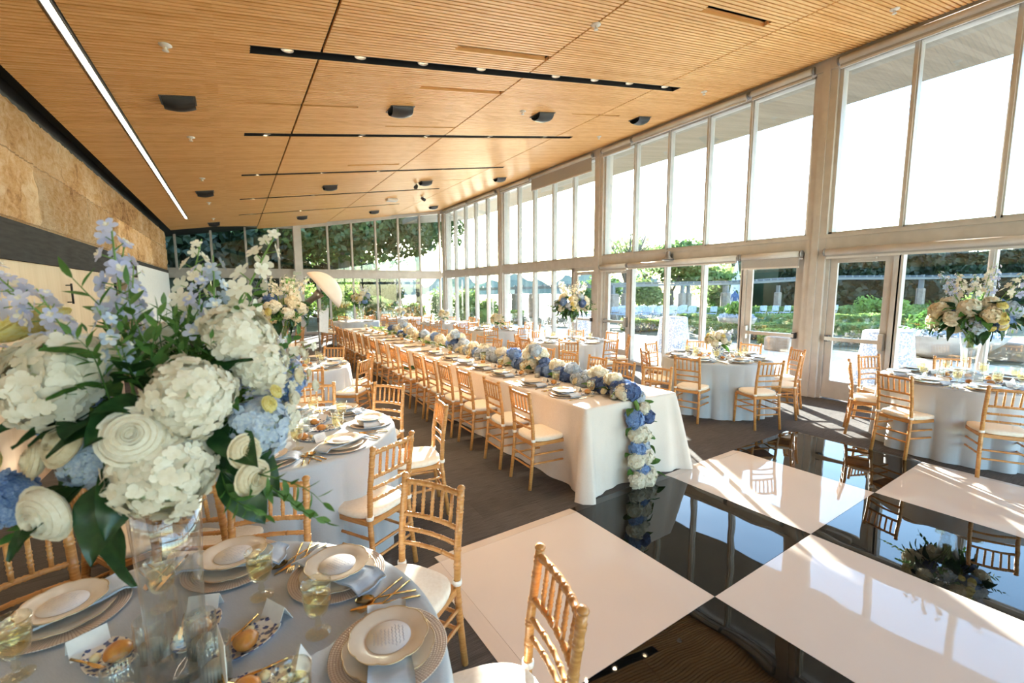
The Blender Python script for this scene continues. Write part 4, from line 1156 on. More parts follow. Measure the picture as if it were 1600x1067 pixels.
def chair():
    o = empty('chair')
    H = .885
    for s in (-1, 1):
        # back post runs from the floor to the top in one curve
        path = [(s * .172, -.232, 0), (s * .168, -.205, .22), (s * .165, -.188, .42), (s * .165, -.198, .62), (s * .165, -.236, H)]
        P, R = ringed(path[0], path[-1], .0165, [.30, .40, .60, .69, .78, .89, .955], 9, 1.16, path[1:-1])
        b = MB(); b.tube(P, R, 9)
        b.lathe([(.0165, 0), (.0195, .004), (.0195, .010), (.013, .018), (.001, .021)], 9, (s * .165, -.236, H - .002))
        b.build('back_post', 'chair_wood', o)
        P, R = ringed((s * .182, .190, 0), (s * .178, .172, .41), .0165, [.42, .55, .86], 9, 1.14)
        MB().tube(P, R, 9).build('leg', 'chair_wood', o)
    def yb(z):
        return -.188 - (.010 if z < .62 else .010 + (z - .62) / .265 * .038) * (1 if z > .42 else 0)
    for z, r, kn in ((.862, .0135, (.08, .25, .42, .58, .75, .92)), (.705, .0115, (.08, .25, .42, .58, .75, .92)), (.632, .0105, (.1, .3, .5, .7, .9)), (.560, .0105, (.1, .3, .5, .7, .9))):
        y_ = yb(z)
        P, R = ringed((-.158, y_, z), (.158, y_, z), r, kn, 8, 1.2, [(-.07, y_ - .012, z + .002), (0, y_ - .015, z + .003), (.07, y_ - .012, z + .002)])
        MB().tube(P, R, 8).build('back_rail', 'chair_wood', o)
    for k in range(5):
        x = -.108 + .054 * k
        P, R = ringed((x, yb(.71) - .012, .71), (x * 1.03, yb(.86) - .012, .86), .0085, [.3, .55], 7, 1.3)
        MB().tube(P, R, 7).build('spindle', 'chair_wood', o)
    # seat frame, bowed at the front
    def ringp(z, k):
        out = []
        for x, y in ((-.170, -.192), (-.186, .0), (-.190, .165), (-.15, .196), (0, .212), (.15, .196), (.190, .165), (.186, 0), (.170, -.192), (0, -.196)): out.append((x * k, y * k, z))
        return out
    MB().loft([ringp(.395, .97), ringp(.398, 1.0), ringp(.427, 1.0), ringp(.43, .97)], True, True).build('seat_frame', 'chair_wood', o)
    for z0, za, zb in ((.31, .31, .30), (.225, .225, .215)):
        P, R = ringed((-.179, .180, zb), (.179, .180, zb), .0095, (.2, .5, .8), 7, 1.2); MB().tube(P, R, 7).build('stretcher', 'chair_wood', o)
        P, R = ringed((-.168, -.206, za - .03), (.168, -.206, za - .03), .0095, (.2, .5, .8), 7, 1.2); MB().tube(P, R, 7).build('stretcher', 'chair_wood', o)
        for s in (-1, 1):
            P, R = ringed((s * .169, -.204, za + .01), (s * .179, .178, zb + .012), .0095, (.2, .5, .8), 7, 1.2); MB().tube(P, R, 7).build('stretcher', 'chair_wood', o)
    # cushion with a soft crown and ties round the back posts
    mb = MB(); rings = []
    def cush(z, k):
        pts = []
        for t in range(40):
            a = 2 * PI * t / 40
            c, s_ = math.cos(a), math.sin(a)
            q = 1 / max((abs(c) ** 3.4 + abs(s_) ** 3.4) ** (1 / 3.4), 1e-6)
            wx = .196 if s_ > -.2 else .196 - .02 * min(1, (-s_ - .2) / .8)
            pts.append((c * q * wx * k, s_ * q * .197 * k + .002, z))
        return pts
    rings = [cush(.431, .93), cush(.436, .985), cush(.452, 1.0), cush(.466, .985), cush(.474, .93), cush(.480, .75), cush(.483, .4), cush(.484, .02)]
    cu = MB().loft(rings, True, True, 0, True).build('seat_cushion', 'cushion_fabric', o)
    for s in (-1, 1):
        MB().lathe([(.0175, -.012), (.0215, -.011), (.0225, 0), (.0215, .011), (.0175, .012)], 10, (s * .165, -.189, .452)).build('cushion_tie', 'tie_white', cu)
    return o
P_chair = Proto(chair)
def heading(fx, fy):
    """rotation that turns local +Y to the given direction"""
    return math.atan2(-fx, fy)

# ------------------------------------------------------------------ cloths
def round_cloth(R=.762, zt=.770, seed=0, nf=15):
    rd = random.Random(seed)
    ph = [rd.uniform(0, 6.28) for _ in range(4)]
    def fold(t):
        a = abs(math.sin(nf * .5 * t + ph[0] + .45 * math.sin(3 * t + ph[1]))) ** .9
        return (1.7 * a - 1.0) * (.75 + .35 * math.sin(4 * t + ph[2])) + .15 * math.sin(5 * t + ph[3])
    mb = MB(); seg = 264; rings = []
    for r, z in ((.02, zt), (.3, zt), (R - .03, zt), (R - .006, zt - .002), (R, zt - .010), (R + .004, zt - .03)):
        rings.append([(r * math.cos(2 * PI * k / seg), r * math.sin(2 * PI * k / seg), z) for k in range(seg)])
    for q in (.08, .16, .26, .38, .52, .68, .84, .97, 1.0):
        z = (zt - .03) * (1 - q) + .004 * q
        ring = []
        for k in range(seg):
            t = 2 * PI * k / seg
            f = fold(t)
            r = R + .004 + .030 * q + .062 * f * q ** .7
            ring.append((r * math.cos(t), r * math.sin(t), z if q < .97 else z + .006 * f))
        rings.append(ring)
    mb.loft(rings, True, False, 0, True)
    return mb.mesh('round_tablecloth', 'blue_cloth')
CLOTHS = [round_cloth(seed=s, nf=nf) for s, nf in ((1, 22), (5, 20))]
TABLES = {}
def round_table(key, c, nick, variant=0, rz=0.0):
    o = link('round_tablecloth', CLOTHS[variant], None, (c[0], c[1], 0), (0, 0, rz))
    tag(o, f'pale blue floor length tablecloth, {nick}', 'tablecloth', 'round blue tablecloths')
    TABLES[key] = (c, nick)
T1, T2, T3, T4 = (-.27, 1.32), (.26, 3.53), (.60, 6.72), (.30, 12.3)
R1, R2, R3, R4, R5, R6, T6 = (6.20, 4.05), (6.92, 1.45), (5.75, 6.95), (5.9, 10.2), (5.75, 13.4), (5.3, 16.4), (3.5, 15.7)
round_table('T1', T1, 'on the foreground table under the big bouquet', 0, .5)
round_table('T2', T2, 'on the second table from the viewer, left side', 1, 1.0)
round_table('T3', T3, 'on the third table, left side, tall vase on top', 0, 2.0)
round_table('T4', T4, 'on the farthest left table near the back windows', 1, 3.0)
round_table('R1', R1, 'on the table before the left garden door', 0, 4.0)
round_table('R2', R2, 'on the table at the right edge', 1, 5.0)
round_table('R3', R3, 'on the window table by the middle column', 1, .3)
round_table('R4', R4, 'on the fourth window table, low flowers on top', 0, 1.4)
round_table('R5', R5, 'on the fifth window table near the back corner', 1, 2.5)
round_table('R6', R6, 'on the last window table in the back corner', 0, 3.3)
round_table('T6', T6, 'on the round table behind the long table end', 1, 4.4)
NICK = {'T1': 'foreground table', 'T2': 'second left table', 'T3': 'third left table', 'T4': 'far left table', 'R1': 'table by left garden door', 'R2': 'right edge table', 'R3': 'middle column table', 'R4': 'fourth window table', 'R5': 'fifth window table', 'R6': 'back corner table', 'T6': 'table behind long table'}
# long table cloth
LX0, LX1, LY0, LY1 = 2.52, 3.70, 2.84, 12.75
def long_cloth():
    zt = .772; mb = MB()
    per = []
    def edge(n, a, b): return [(a[0] + (b[0] - a[0]) * i / n, a[1] + (b[1] - a[1]) * i / n) for i in range(n)]
    c = [(LX0, LY0), (LX1, LY0), (LX1, LY1), (LX0, LY1)]
    base = edge(60, c[0], c[1]) + edge(300, c[1], c[2]) + edge(60, c[2], c[3]) + edge(300, c[3], c[0])
    def cornerness(p):
        d = min(math.dist(p, q) for q in c); return math.exp(-(d / .13) ** 2)
    rings = []
    cx, cyy = (LX0 + LX1) / 2, (LY0 + LY1) / 2
    nrm = []
    for p in base:
        nx = -1 if abs(p[0] - LX0) < 1e-6 else (1 if abs(p[0] - LX1) < 1e-6 else 0)
        ny = -1 if abs(p[1] - LY0) < 1e-6 else (1 if abs(p[1] - LY1) < 1e-6 else 0)
        l = math.hypot(nx, ny) or 1; nrm.append((nx / l, ny / l))
    for q in (0, .03, .10, .22, .38, .55, .72, .88, 1.0):
        ring = []
        for i, (p, n) in enumerate(zip(base, nrm)):
            s = i * .031
            w = .006 * math.sin(s * 9) + .010 * math.sin(s * 3.3 + 1) + .006 * math.sin(s * 17)
            cn = cornerness(p)
            dcn = min(range(4), key=lambda k: math.dist(p, c[k]))
            dv = Vector((c[dcn][0] - cx, c[dcn][1] - cyy)); sgx = 1 if dv.x > 0 else -1; sgy = 1 if dv.y > 0 else -1
            out = .004 + .03 * q + w * q * 2.0
            pleat = .05 * math.sin(math.dist(p, c[dcn]) * 46) * cn * q
            x = p[0] + n[0] * (out + pleat) + sgx * .11 * cn * q ** .9
            y_ = p[1] + n[1] * (out + pleat) + sgy * .11 * cn * q ** .9
            ring.append((x, y_, zt - .004 - (zt - .008) * q))
        rings.append(ring)
    top = [(p[0] - n[0] * .012, p[1] - n[1] * .012, zt) for p, n in zip(base, nrm)]
    mb.loft([top] + rings, True, False, 0, True)
    o = mb.build('long_tablecloth', 'white_cloth')
    return tag(o, 'ivory floor length cloth over the long banquet table', 'tablecloth')
long_cloth()

# ------------------------------------------------------------------ chairs around the tables
def place_chair(c, ang, D, key, lab):
    a = math.radians(ang); ux, uy = math.cos(a), math.sin(a)
    d = D - .236
    P_chair.use((c[0] + ux * d, c[1] + uy * d, 0), heading(-ux, -uy), lab, 'chair', f'chairs at the {NICK[key]}')
def ring_of_chairs(key, c, angs, D=1.14):
    pts = []
    for a in angs:
        if isinstance(a, tuple): a, d = a
        else: d = D
        r = math.radians(a)
        p = (c[0] + d * math.cos(r), c[1] + d * math.sin(r), .7)
        sx_, dep = screen(p); _, dc = screen((c[0], c[1], .7))
        pts.append((a, d, sx_ / max(dep, .05), dep < dc))
    for half in (True, False):
        sub = sorted([p for p in pts if p[3] == half], key=lambda p: p[2])
        for k, p in enumerate(sub):
            place_chair(c, p[0], p[1], key, f'bamboo chair on the {"near" if half else "far"} side of the {NICK[key]}, {ORD[k]} from left')
ring_of_chairs('T1', T1, [(-14, 1.13), (31, 1.19), (71, 1.09), 117])
ring_of_chairs('T2', T2, [(-61, 1.05), (-10, 1.15), (37, 1.22), (72, 1.20), 125, 170, -150, -118])
ring_of_chairs('T3', T3, [(-86, 1.10), (-40, 1.08), (-2, 1.08), (52, 1.2), 95, 140, -175, -130])
ring_of_chairs('T4', T4, [-75, -30, 5, 50, 95, 140])
ring_of_chairs('R1', R1, [(-165, 1.12), (-115, 1.22), (-68, 1.10), (-33, 1.24), (5, 1.12), (49, 1.17), (98, 1.13), (152, 1.12)])
ring_of_chairs('R2', R2, [(162, 1.08), (113, 1.06), (68, 1.16), (20, 1.12), (-152, 1.10)])
ring_of_chairs('R3', R3, [-132, -90, -42, 0, 45, 90, 135, 180])
ring_of_chairs('R4', R4, [-128, -85, -38, 8, 50, 97, 142, -173])
ring_of_chairs('R5', R5, [-126, -80, -35, 10, 55, 100, 145, -170])
ring_of_chairs('R6', R6, [-124, -78, -30, 12, 57, 102, 147, -168])
ring_of_chairs('T6', T6, [100, 145, 175, -150, 20, 55])
YS = [3.33, 3.88, 4.53, 5.05, 5.52, 5.99, 6.64, 7.15, 7.85, 8.50, 9.08, 9.66, 10.24, 10.82, 11.40, 11.98]
for i, y in enumerate(YS):
    j = random.uniform(-.02, .02); tw = random.uniform(-.05, .05)
    P_chair.use((2.40 + j, y, 0), heading(1, tw), f'bamboo chair on the left side of the long table, {ORD[i]} from the near end', 'chair', 'chairs along the left of the long table')
YSR = [3.42, 3.95, 4.47, 5.05, 5.60, 6.1, 6.64, 7.2, 7.85, 8.50, 9.08, 9.66, 10.24, 10.82, 11.40, 11.98]
for i, y in enumerate(YSR):
    j = random.uniform(-.02, .02); tw = random.uniform(-.08, .08)
    P_chair.use((3.93 + j + (.06 if i == 0 else 0), y, 0), heading(-1, tw - (.25 if i == 0 else 0)), f'bamboo chair on the window side of the long table, {ORD[i]} from the near end', 'chair', 'chairs along the window side of the long table')

# ------------------------------------------------------------------ tableware
def scallop(n, amp):
    return lambda t, r, z: 1 + amp * (abs(math.cos(n * t / 2)) ** .6 - .6) * min(1, max(0, (r - .05) / .06))
def charger():
    return MB().lathe([(.001, .004), (.10, .004), (.12, .006), (.161, .013), (.165, .012), (.161, .008), (.11, 0), (.001, 0)], 64).build('charger_plate', 'charger_weave')
def dinner_plate():
    sc_ = scallop(10, .035)
    o = MB().lathe([(.001, .006), (.084, .006), (.092, .009), (.124, .018), (.128, .018), (.126, .014), (.086, .001), (.001, 0)], 80, rf=sc_).build('dinner_plate', 'plate_cream')
    MB().lathe([(.1255, .0175), (.1268, .0192), (.1286, .0192), (.1288, .0172)], 80, rf=sc_).build('gold_rim', 'gold_rim', o)
    return o
def salad_plate():
    sc_ = scallop(9, .05)
    o = MB().lathe([(.001, .006), (.066, .006), (.074, .010), (.105, .018), (.109, .018), (.107, .014), (.07, .001), (.001, 0)], 72, rf=sc_).build('salad_plate', 'plate_cream')
    MB().lathe([(.1065, .0175), (.1078, .0192), (.1096, .0192), (.1098, .0172)], 72, rf=sc_).build('gold_rim', 'gold_rim', o)
    return o
def menu_card():
    o = MB().lathe([(.001, .0016), (.062, .0016), (.062, 0), (.001, 0)], 32).build('menu_card', 'paper_white')
    rd = random.Random(4); mb = MB()
    for k in range(9):
        y = .04 - .010 * k; w = .046 * math.sqrt(max(.1, 1 - (y / .06) ** 2)) * rd.uniform(.6, 1)
        pts = [(-w + 2 * w * i / 14, y + .0022 * math.sin(i * 2.4 + k), .0021) for i in range(15)]
        mb.grid([[(p[0], p[1] - .0007, p[2]) for p in pts], [(p[0], p[1] + .0007, p[2]) for p in pts]], 0, False)
    mb.build('script_lines', 'script_ink', o)
    return o
def napkin():
    """folded strip lying over the plate with both ends hanging on the charger"""
    mb = MB(); rows = []
    prof = [(-.178, .008), (-.165, .016), (-.142, .028), (-.12, .026), (-.08, .020), (0, .019), (.08, .020), (.12, .026), (.142, .028), (.165, .016), (.178, .008)]
    for dz in (.008, 0):
        P = []
        for (x, z) in prof:
            P.append([(x + .006 * math.sin(j * 1.4), (-.054 + .108 * j / 6) * (1 + .12 * abs(x) / .2), z + dz + .0015 * math.sin(j * 2.1 + x * 30)) for j in range(7)])
        if dz == 0: P = P[::-1]
        mb.grid(P)
    n = 77
    top = [tuple(p) for p in mb.v]
    # close the edges
    def idx(s, i, j): return (i if s == 0 else (10 - i)) * 7 + j + (0 if s == 0 else 77)
    fs = []
    for i in range(10):
        fs.append((idx(0, i, 0), idx(1, i, 0), idx(1, i + 1, 0), idx(0, i + 1, 0))); fs.append((idx(0, i + 1, 6), idx(1, i + 1, 6), idx(1, i, 6), idx(0, i, 6)))
    for j in range(6):
        fs.append((idx(0, 0, j + 1), idx(1, 0, j + 1), idx(1, 0, j), idx(0, 0, j))); fs.append((idx(0, 10, j), idx(1, 10, j), idx(1, 10, j + 1), idx(0, 10, j + 1)))
    for f in fs: mb.f.append(f); mb.m.append(0); mb.sm.append(True)
    return mb.build('napkin', 'napkin_blue')
def handle_pts(y0, y1): return [(0, y0, .004), (0, (y0 + y1) / 2, .006), (0, y1, .005)], [.0042, .0034, .0026]
def fork():
    o = empty('fork')
    p, r = handle_pts(-.10, .03); MB().tube(p, r, 8).build('handle', 'gold', o)
    mb = MB(); mb.grid([[(-.003, .028, .005), (.003, .028, .005)], [(-.009, .045, .003), (.009, .045, .003)], [(-.011, .06, .003), (.011, .06, .003)]])
    mb.grid([[(-.003, .028, .0065), (.003, .028, .0065)][::-1], [(-.009, .045, .0048), (.009, .045, .0048)][::-1], [(-.011, .06, .0048), (.011, .06, .0048)][::-1]])
    for k in range(4):
        x = -.0094 + .00627 * k; mb.tube([(x, .056, .004), (x, .08, .003), (x * .95, .100, .006)], [.0016, .0015, .0008], 5)
    mb.build('tines', 'gold', o)
    return o
def knife():
    o = empty('knife')
    p, r = handle_pts(-.11, .01); MB().tube(p, r, 8).build('handle', 'gold', o)
    mb = MB()
    a = [(-.005, .008), (.005, .008), (.009, .04), (.009, .08), (.004, .108), (-.004, .114), (-.005, .06)]
    mb.loft([[(x, y, .003) for x, y in a], [(x, y, .005) for x, y in a]], True, True)
    mb.build('blade', 'gold', o)
    return o
def spoon():
    o = empty('spoon')
    p, r = handle_pts(-.10, .04); MB().tube(p, r, 8).build('handle', 'gold', o)
    mb = MB(); rows = []
    for i in range(9):
        t = PI * i / 8; y = .068 - .03 * math.cos(t); w = .0195 * math.sin(t) + .0015
        rows.append([(w * (j / 4 - 1), y, .002 + .006 * (j / 4 - 1) ** 2 + .0015 * abs(math.cos(t))) for j in range(9)])
    mb.grid(rows); mb.grid([[(p[0], p[1], p[2] + .0012) for p in r][::-1] for r in rows]); mb.build('bowl', 'gold', o)
    return o
def goblet():
    o = empty('goblet')
    cut = lambda t, r, z: 1 + (.06 * math.cos(12 * t + 60 * z) if .07 < z < .135 and r > .02 else 0)
    MB().lathe([(.001, .003), (.034, .003), (.037, .005), (.036, .008), (.020, .012), (.010, .018), (.007, .026), (.011, .036), (.007, .046), (.010, .056), (.024, .066), (.032, .080), (.036, .100), (.038, .125), (.0405, .150), (.043, .168), (.0415, .168), (.038, .148), (.034, .10), (.030, .082), (.020, .070), (.001, .064)], 36, rf=cut).build('glass', 'amber_glass', o)
    MB().lathe([(.001, .067), (.019, .072), (.029, .083), (.033, .10), (.0365, .132), (.001, .132)], 28).build('drink', 'amber_water', o)
    return o
def bread_dish():
    o = MB().lathe([(.001, .004), (.050, .004), (.062, .010), (.068, .013), (.069, .011), (.052, 0), (.001, 0)], 40, rf=lambda t, r, z: 1.06 / math.sqrt((math.cos(t) / .78) ** 2 + (math.sin(t) / 1.32) ** 2)).build('bread_dish', 'dish_pattern')
    return o
def bread_roll():
    mb = MB(); rd = random.Random(2)
    mb.lathe([(.001, .0), (.022, .001), (.031, .010), (.033, .019), (.029, .030), (.018, .038), (.006, .041), (.001, .0412)], 24, rf=lambda t, r, z: 1 + .05 * math.sin(3 * t) + .03 * math.sin(7 * t + z * 90))
    return mb.build('bread_roll', 'bread_crust')
def butter_ball():
    return MB().lathe([(.001, 0), (.009, .001), (.0135, .007), (.0135, .013), (.008, .019), (.001, .021)], 16).build('butter_ball', 'butter')
def butter_knife():
    o = empty('butter_knife')
    MB().tube([(0, -.065, .003), (0, 0, .005)], [.0038, .0028], 8).build('handle', 'gold', o)
    a = [(-.003, -.002), (.004, 0), (.008, .03), (.006, .055), (-.002, .062), (-.004, .03)]
    MB().loft([[(x, y, .0035) for x, y in a], [(x, y, .005) for x, y in a]], True, True).build('blade', 'gold', o)
    return o
def place_card():
    mb = MB(); w, h, d, t = .045, .052, .026, .0012
    mb.hexa([(-w, -d, 0), (w, -d, 0), (w, 0, h), (-w, 0, h), (-w, -d + t * 2, 0), (w, -d + t * 2, 0), (w, 0, h - t * 2), (-w, 0, h - t * 2)])
    mb.hexa([(-w, d, 0), (w, d, 0), (w, 0, h), (-w, 0, h), (-w, d - t * 2, 0), (w, d - t * 2, 0), (w, 0, h - t * 2), (-w, 0, h - t * 2)])
    o = mb.build('place_card', 'paper_white')
    mb = MB()
    for s in (-1,):
        for k in range(3):
            pts = [(-.028 + .056 * i / 12, s * (d - (.016 + .009 * k) * d / h + .0012), .016 + .009 * k + .0018 * math.sin(i * 2.2 + k)) for i in range(13)]
            mb.grid([[(p[0], p[1], p[2] - .0006) for p in pts], [(p[0], p[1], p[2] + .0006) for p in pts]], 0, False)
    mb.build('script_lines', 'script_ink', o)
    return o
def votive():
    o = empty('votive_holder')
    rib = lambda t, r, z: 1 + .035 * math.cos(24 * t) if r > .03 else 1
    MB().lathe([(.001, .002), (.034, .002), (.036, .006), (.037, .118), (.0355, .120), (.034, .116), (.033, .01), (.001, .008)], 96, rf=rib).build('glass', 'ribbed_glass', o)
    MB().lathe([(.001, .012), (.026, .012), (.027, .040), (.026, .044), (.001, .043)], 24).build('candle', 'candle_wax', o)
    return o
def card_stand():
    o = empty('table_card_stand')
    MB().lathe([(.001, .0), (.026, .0), (.024, .008), (.008, .014), (.005, .02), (.001, .022)], 20).box((-.018, -.004, .018), (.018, .004, .030)).build('stand', 'gold', o)
    MB().box((-.05, -.0009, .026), (.05, .0009, .155)).build('card', 'paper_white', o)
    return o
PR = {k: Proto(f) for k, f in dict(charger=charger, plate=dinner_plate, salad=salad_plate, menu=menu_card, napkin=napkin, fork=fork, knife=knife, spoon=spoon, goblet=goblet, dish=bread_dish, roll=bread_roll, butter=butter_ball, bknife=butter_knife, card=place_card, votive=votive, stand=card_stand).items()}
ZT = .7708
DESC = dict(charger=('woven rim charger plate', 'plate'), plate=('scalloped cream dinner plate', 'plate'), salad=('small scalloped salad plate', 'plate'), menu=('round printed menu card', 'menu'),
            napkin=('folded blue grey napkin', 'napkin'), fork=('gold fork', 'fork'), knife=('gold knife', 'knife'), spoon=('gold spoon', 'spoon'), goblet=('amber cut glass goblet', 'glass'), dish=('blue patterned bread dish', 'dish'),
            roll=('golden brown bread roll', 'bread'), butter=('pale butter ball', 'butter'), bknife=('small gold butter knife', 'knife'), card=('white folded place card', 'card'))
PLUR = dict(charger='charger plates', plate='dinner plates', salad='salad plates', menu='menu cards', napkin='napkins', fork='forks', knife='knives', spoon='spoons', goblet='goblets', dish='bread dishes', roll='bread rolls', butter='butter balls', bknife='butter knives', card='place cards')
# local offsets in a setting: r outward from the charger centre, t to the sitter's right, height, extra turn
ITEMS = [('charger', 0, 0, 0, 0), ('plate', 0, 0, .0065, .2), ('napkin', 0, 0, .0085, 0), ('salad', 0, 0, .0395, .4), ('menu', 0, 0, .0460, 0),
         ('fork', .0, -.215, 0, 0), ('fork', .0, -.250, 0, 0), ('knife', 0, .205, 0, 0), ('spoon', 0, .238, 0, 0), ('goblet', -.20, .135, 0, 0),
         ('dish', -.335, -.02, 0, 0), ('roll', -.352, -.035, .0055, 0), ('butter', -.318, .005, .0055, 0), ('bknife', -.33, .022, .014, .35), ('card', -.235, .0, 0, 0)]
LONG = {'goblet': (-.175, .185), 'dish': (-.215, .085), 'roll': (-.225, .080), 'card': (-.205, -.05)}
def setting(cx, cy, ang, where, grp, parts, zt=ZT, moved=None):
    """ang: direction from the table centre out to the sitter"""
    ux, uy = math.cos(ang), math.sin(ang); tx, ty = -uy, ux
    nf = 0
    for k, r, t, h, tw in ITEMS:
        if k not in parts: continue
        if moved and k in moved: r, t = moved[k]
        x, y = cx + ux * r + tx * t, cy + uy * r + ty * t
        rz = heading(-ux, -uy) + tw
        name, cat = DESC[k]
        lab = name
        if k == 'fork': lab = 'inner gold fork' if nf == 0 else 'outer gold fork'; nf += 1
        PR[k].use((x, y, zt + h), rz, f'{lab}, {where}', cat, f'{PLUR[k]} {grp}')
FULL = {i[0] for i in ITEMS}
MIDP = {'charger', 'plate', 'napkin', 'salad', 'fork', 'knife', 'goblet', 'dish', 'roll', 'card'}
LOWP = {'charger', 'plate', 'napkin', 'goblet', 'roll', 'dish'}
def settings_round(key, c, angs, parts, rs=.60):
    pts = []
    for a in angs:
        r = math.radians(a)
        p = (c[0] + rs * math.cos(r), c[1] + rs * math.sin(r))
        sx_, dep = screen((p[0], p[1], .77)); _, dc = screen((c[0], c[1], .77))
        pts.append((r, p, sx_ / dep, dep < dc))
    for half in (True, False):
        for k, q in enumerate(sorted([p for p in pts if p[3] == half], key=lambda p: p[2])):
            setting(q[1][0], q[1][1], q[0], f'{"near" if half else "far"} side of the {NICK[key]}, {ORD[k]} from left', f'on the {NICK[key]}', parts)
settings_round('T1', T1, [-14, 29, 70, 115, -58], FULL, .60)
settings_round('T2', T2, [-60, -9, 36, 80, 125, -105], FULL, .585)
settings_round('T3', T3, [-86, -40, 2, 50, 95, -130], MIDP, .585)
settings_round('R1', R1, [-165, -115, -68, -25, 20, 65, 105, 152], MIDP, .585)
settings_round('R2', R2, [162, 113, 68, 20, -25, -70, -110, -155], MIDP, .585)
settings_round('R3', R3, [-132, -87, -42, 3, 48, 93, 138, -177], LOWP, .585)
settings_round('R4', R4, [-128, -83, -38, 7, 52, 97, 142, -173], LOWP, .585)
settings_round('R5', R5, [-126, -81, 144, -171], LOWP, .585)
settings_round('R6', R6, [-124, -79, 146, -169], {'charger', 'napkin', 'goblet'}, .585)
settings_round('T6', T6, [-150, -105, -60, 100], {'charger', 'napkin', 'goblet'}, .585)
settings_round('T4', T4, [-75, -30, -120], {'charger', 'napkin', 'goblet'}, .585)
for i, y in enumerate(YS):
    setting(2.695, y + .02, PI, f'left side of the long table, {ORD[i]} from the near end', 'on the long table', (MIDP - {'card'} if i > 3 else MIDP) if i < 7 else LOWP - {'napkin'}, ZT + .0015, LONG)
for i, y in enumerate(YSR):
    setting(3.53, y, 0.0, f'window side of the long table, {ORD[i]} from the near end', 'on the long table', {'charger', 'plate', 'goblet'}, ZT + .0015, LONG)
def votives(pts, where, grp):
    for k, (x, y) in enumerate(pts):
        PR['votive'].use((x, y, ZT), random.uniform(0, 6), f'ribbed glass votive, {where[k]}', 'candle holder', grp)
votives([(-.141, 1.455), (-.262, 1.512), (-.105, 1.33), (-.30, 1.36)], ['right of the foreground vase', 'behind the foreground vase', 'in front of the foreground vase', 'left of the foreground vase'], 'votives on the foreground table')
votives([(.376, 3.50), (.12, 3.62), (.42, 3.66)], ['front of the second left table centre', 'left of the second left table centre', 'right of the second left table centre'], 'votives on the second left table')
votives([(.48, 6.45), (.60, 6.42), (.78, 6.66)], ['tallest left candle on the third left table', 'middle candle on the third left table', 'right candle on the third left table'], 'votives on the third left table')
votives([(6.70, 1.62), (6.62, 1.30), (7.05, 1.25), (6.98, 1.70)], ['back left of the right edge vase', 'in front of the right edge vase', 'right of the right edge vase', 'behind the right edge vase'], 'votives on the right edge table')
votives([(6.02, 3.92), (6.28, 3.84), (6.40, 4.1), (6.05, 4.25)], ['left of the low bouquet by the garden door', 'in front of the low bouquet by the garden door', 'right of the low bouquet by the garden door', 'behind the low bouquet by the garden door'], 'votives by the low bouquet')
votives([(2.97, 2.96), (2.98, 4.22), (2.98, 5.76), (2.98, 7.5)], ['long table near corner beside the garland', 'long table beside the garland, second', 'long table beside the garland, third', 'long table beside the garland, fourth'], 'votives along the garland')
PR['stand'].use((-.086, 1.285, ZT), heading(-.18, 1) + PI / 2, 'white table card on gold stand, foreground table', 'table card', 'table cards')
PR['stand'].use((6.80, 1.66, ZT), .3, 'white table card on stand, right edge table', 'table card', 'table cards')
PR['stand'].use((.52, 6.62, ZT), 1.0, 'white table card on stand, third left table', 'table card', 'table cards')
# ------------------------------------------------------------------ flowers
def frames(D):
    """tangent frames for unit directions"""
    r = rng.normal(size=D.shape); a = np.cross(D, r); a /= np.linalg.norm(a, axis=1)[:, None]
    return a, np.cross(D, a)
def petals(C, D, size, n=4, cup=.25, width=.85, rot=None):
    """n-petalled florets at C facing D; six-point petals folded along the middle"""
    m = len(C); a, b = frames(D)
    th0 = rng.uniform(0, 2 * PI, m) if rot is None else rot
    sz = size * rng.uniform(.8, 1.15, m)
    Vs = []
    tmpl = [(0, 0, 0), (-.42, .30, .05), (-.56, .66, .09), (-.30, .95, .05), (0, .98, .0), (.30, .95, .05), (.56, .66, .09), (.42, .30, .05)]
    for k in range(n):
        th = th0 + 2 * PI * k / n
        ca, sa = np.cos(th)[:, None], np.sin(th)[:, None]
        l = a * ca + b * sa; w = -a * sa + b * ca
        for (x, y, z) in tmpl:
            Vs.append(C + sz[:, None] * (l * y + w * (x * width) + D * (z + cup * y * y - .12 * y)))
    V = np.stack(Vs, 1).reshape(-1, 3)
    base = (np.arange(m * n) * 8)[:, None, None]
    F = (base + np.array([[0, 3, 2, 1], [0, 5, 4, 3], [0, 7, 6, 5]])[None]).reshape(-1, 4)
    return V, F
def two_mat_mesh(name, parts):
    """parts: list of (V, F(quads), material)"""
    V = np.concatenate([p[0] for p in parts]); o = 0; Fs = []; mi = []
    mats = []
    for p in parts:
        if p[2] not in mats: mats.append(p[2])
        Fs.append(p[1] + o); mi.append(np.full(len(p[1]), mats.index(p[2]))); o += len(p[0])
    F = np.concatenate(Fs)
    me = np_mesh(name, V, F, mats[0], True)
    for m in mats[1:]: me.materials.append(MATS[m])
    me.polygons.foreach_set('material_index', np.concatenate(mi).astype(np.int32))
    me.update()
    return me
def mb_np(mb):
    """quads of a helper mesh as arrays (n-gons dropped)"""
    F = np.array([f for f in mb.f if len(f) == 4], int)
    return np.array(mb.v, float), F
def sphere_np(r, c=(0, 0, 0), sz=1.0):
    mb = MB(); mb.lathe([(r * math.sin(PI * i / 8) + 1e-4, -r * sz * math.cos(PI * i / 8)) for i in range(9)], 14, c)
    return mb_np(mb)
MESHES = {}
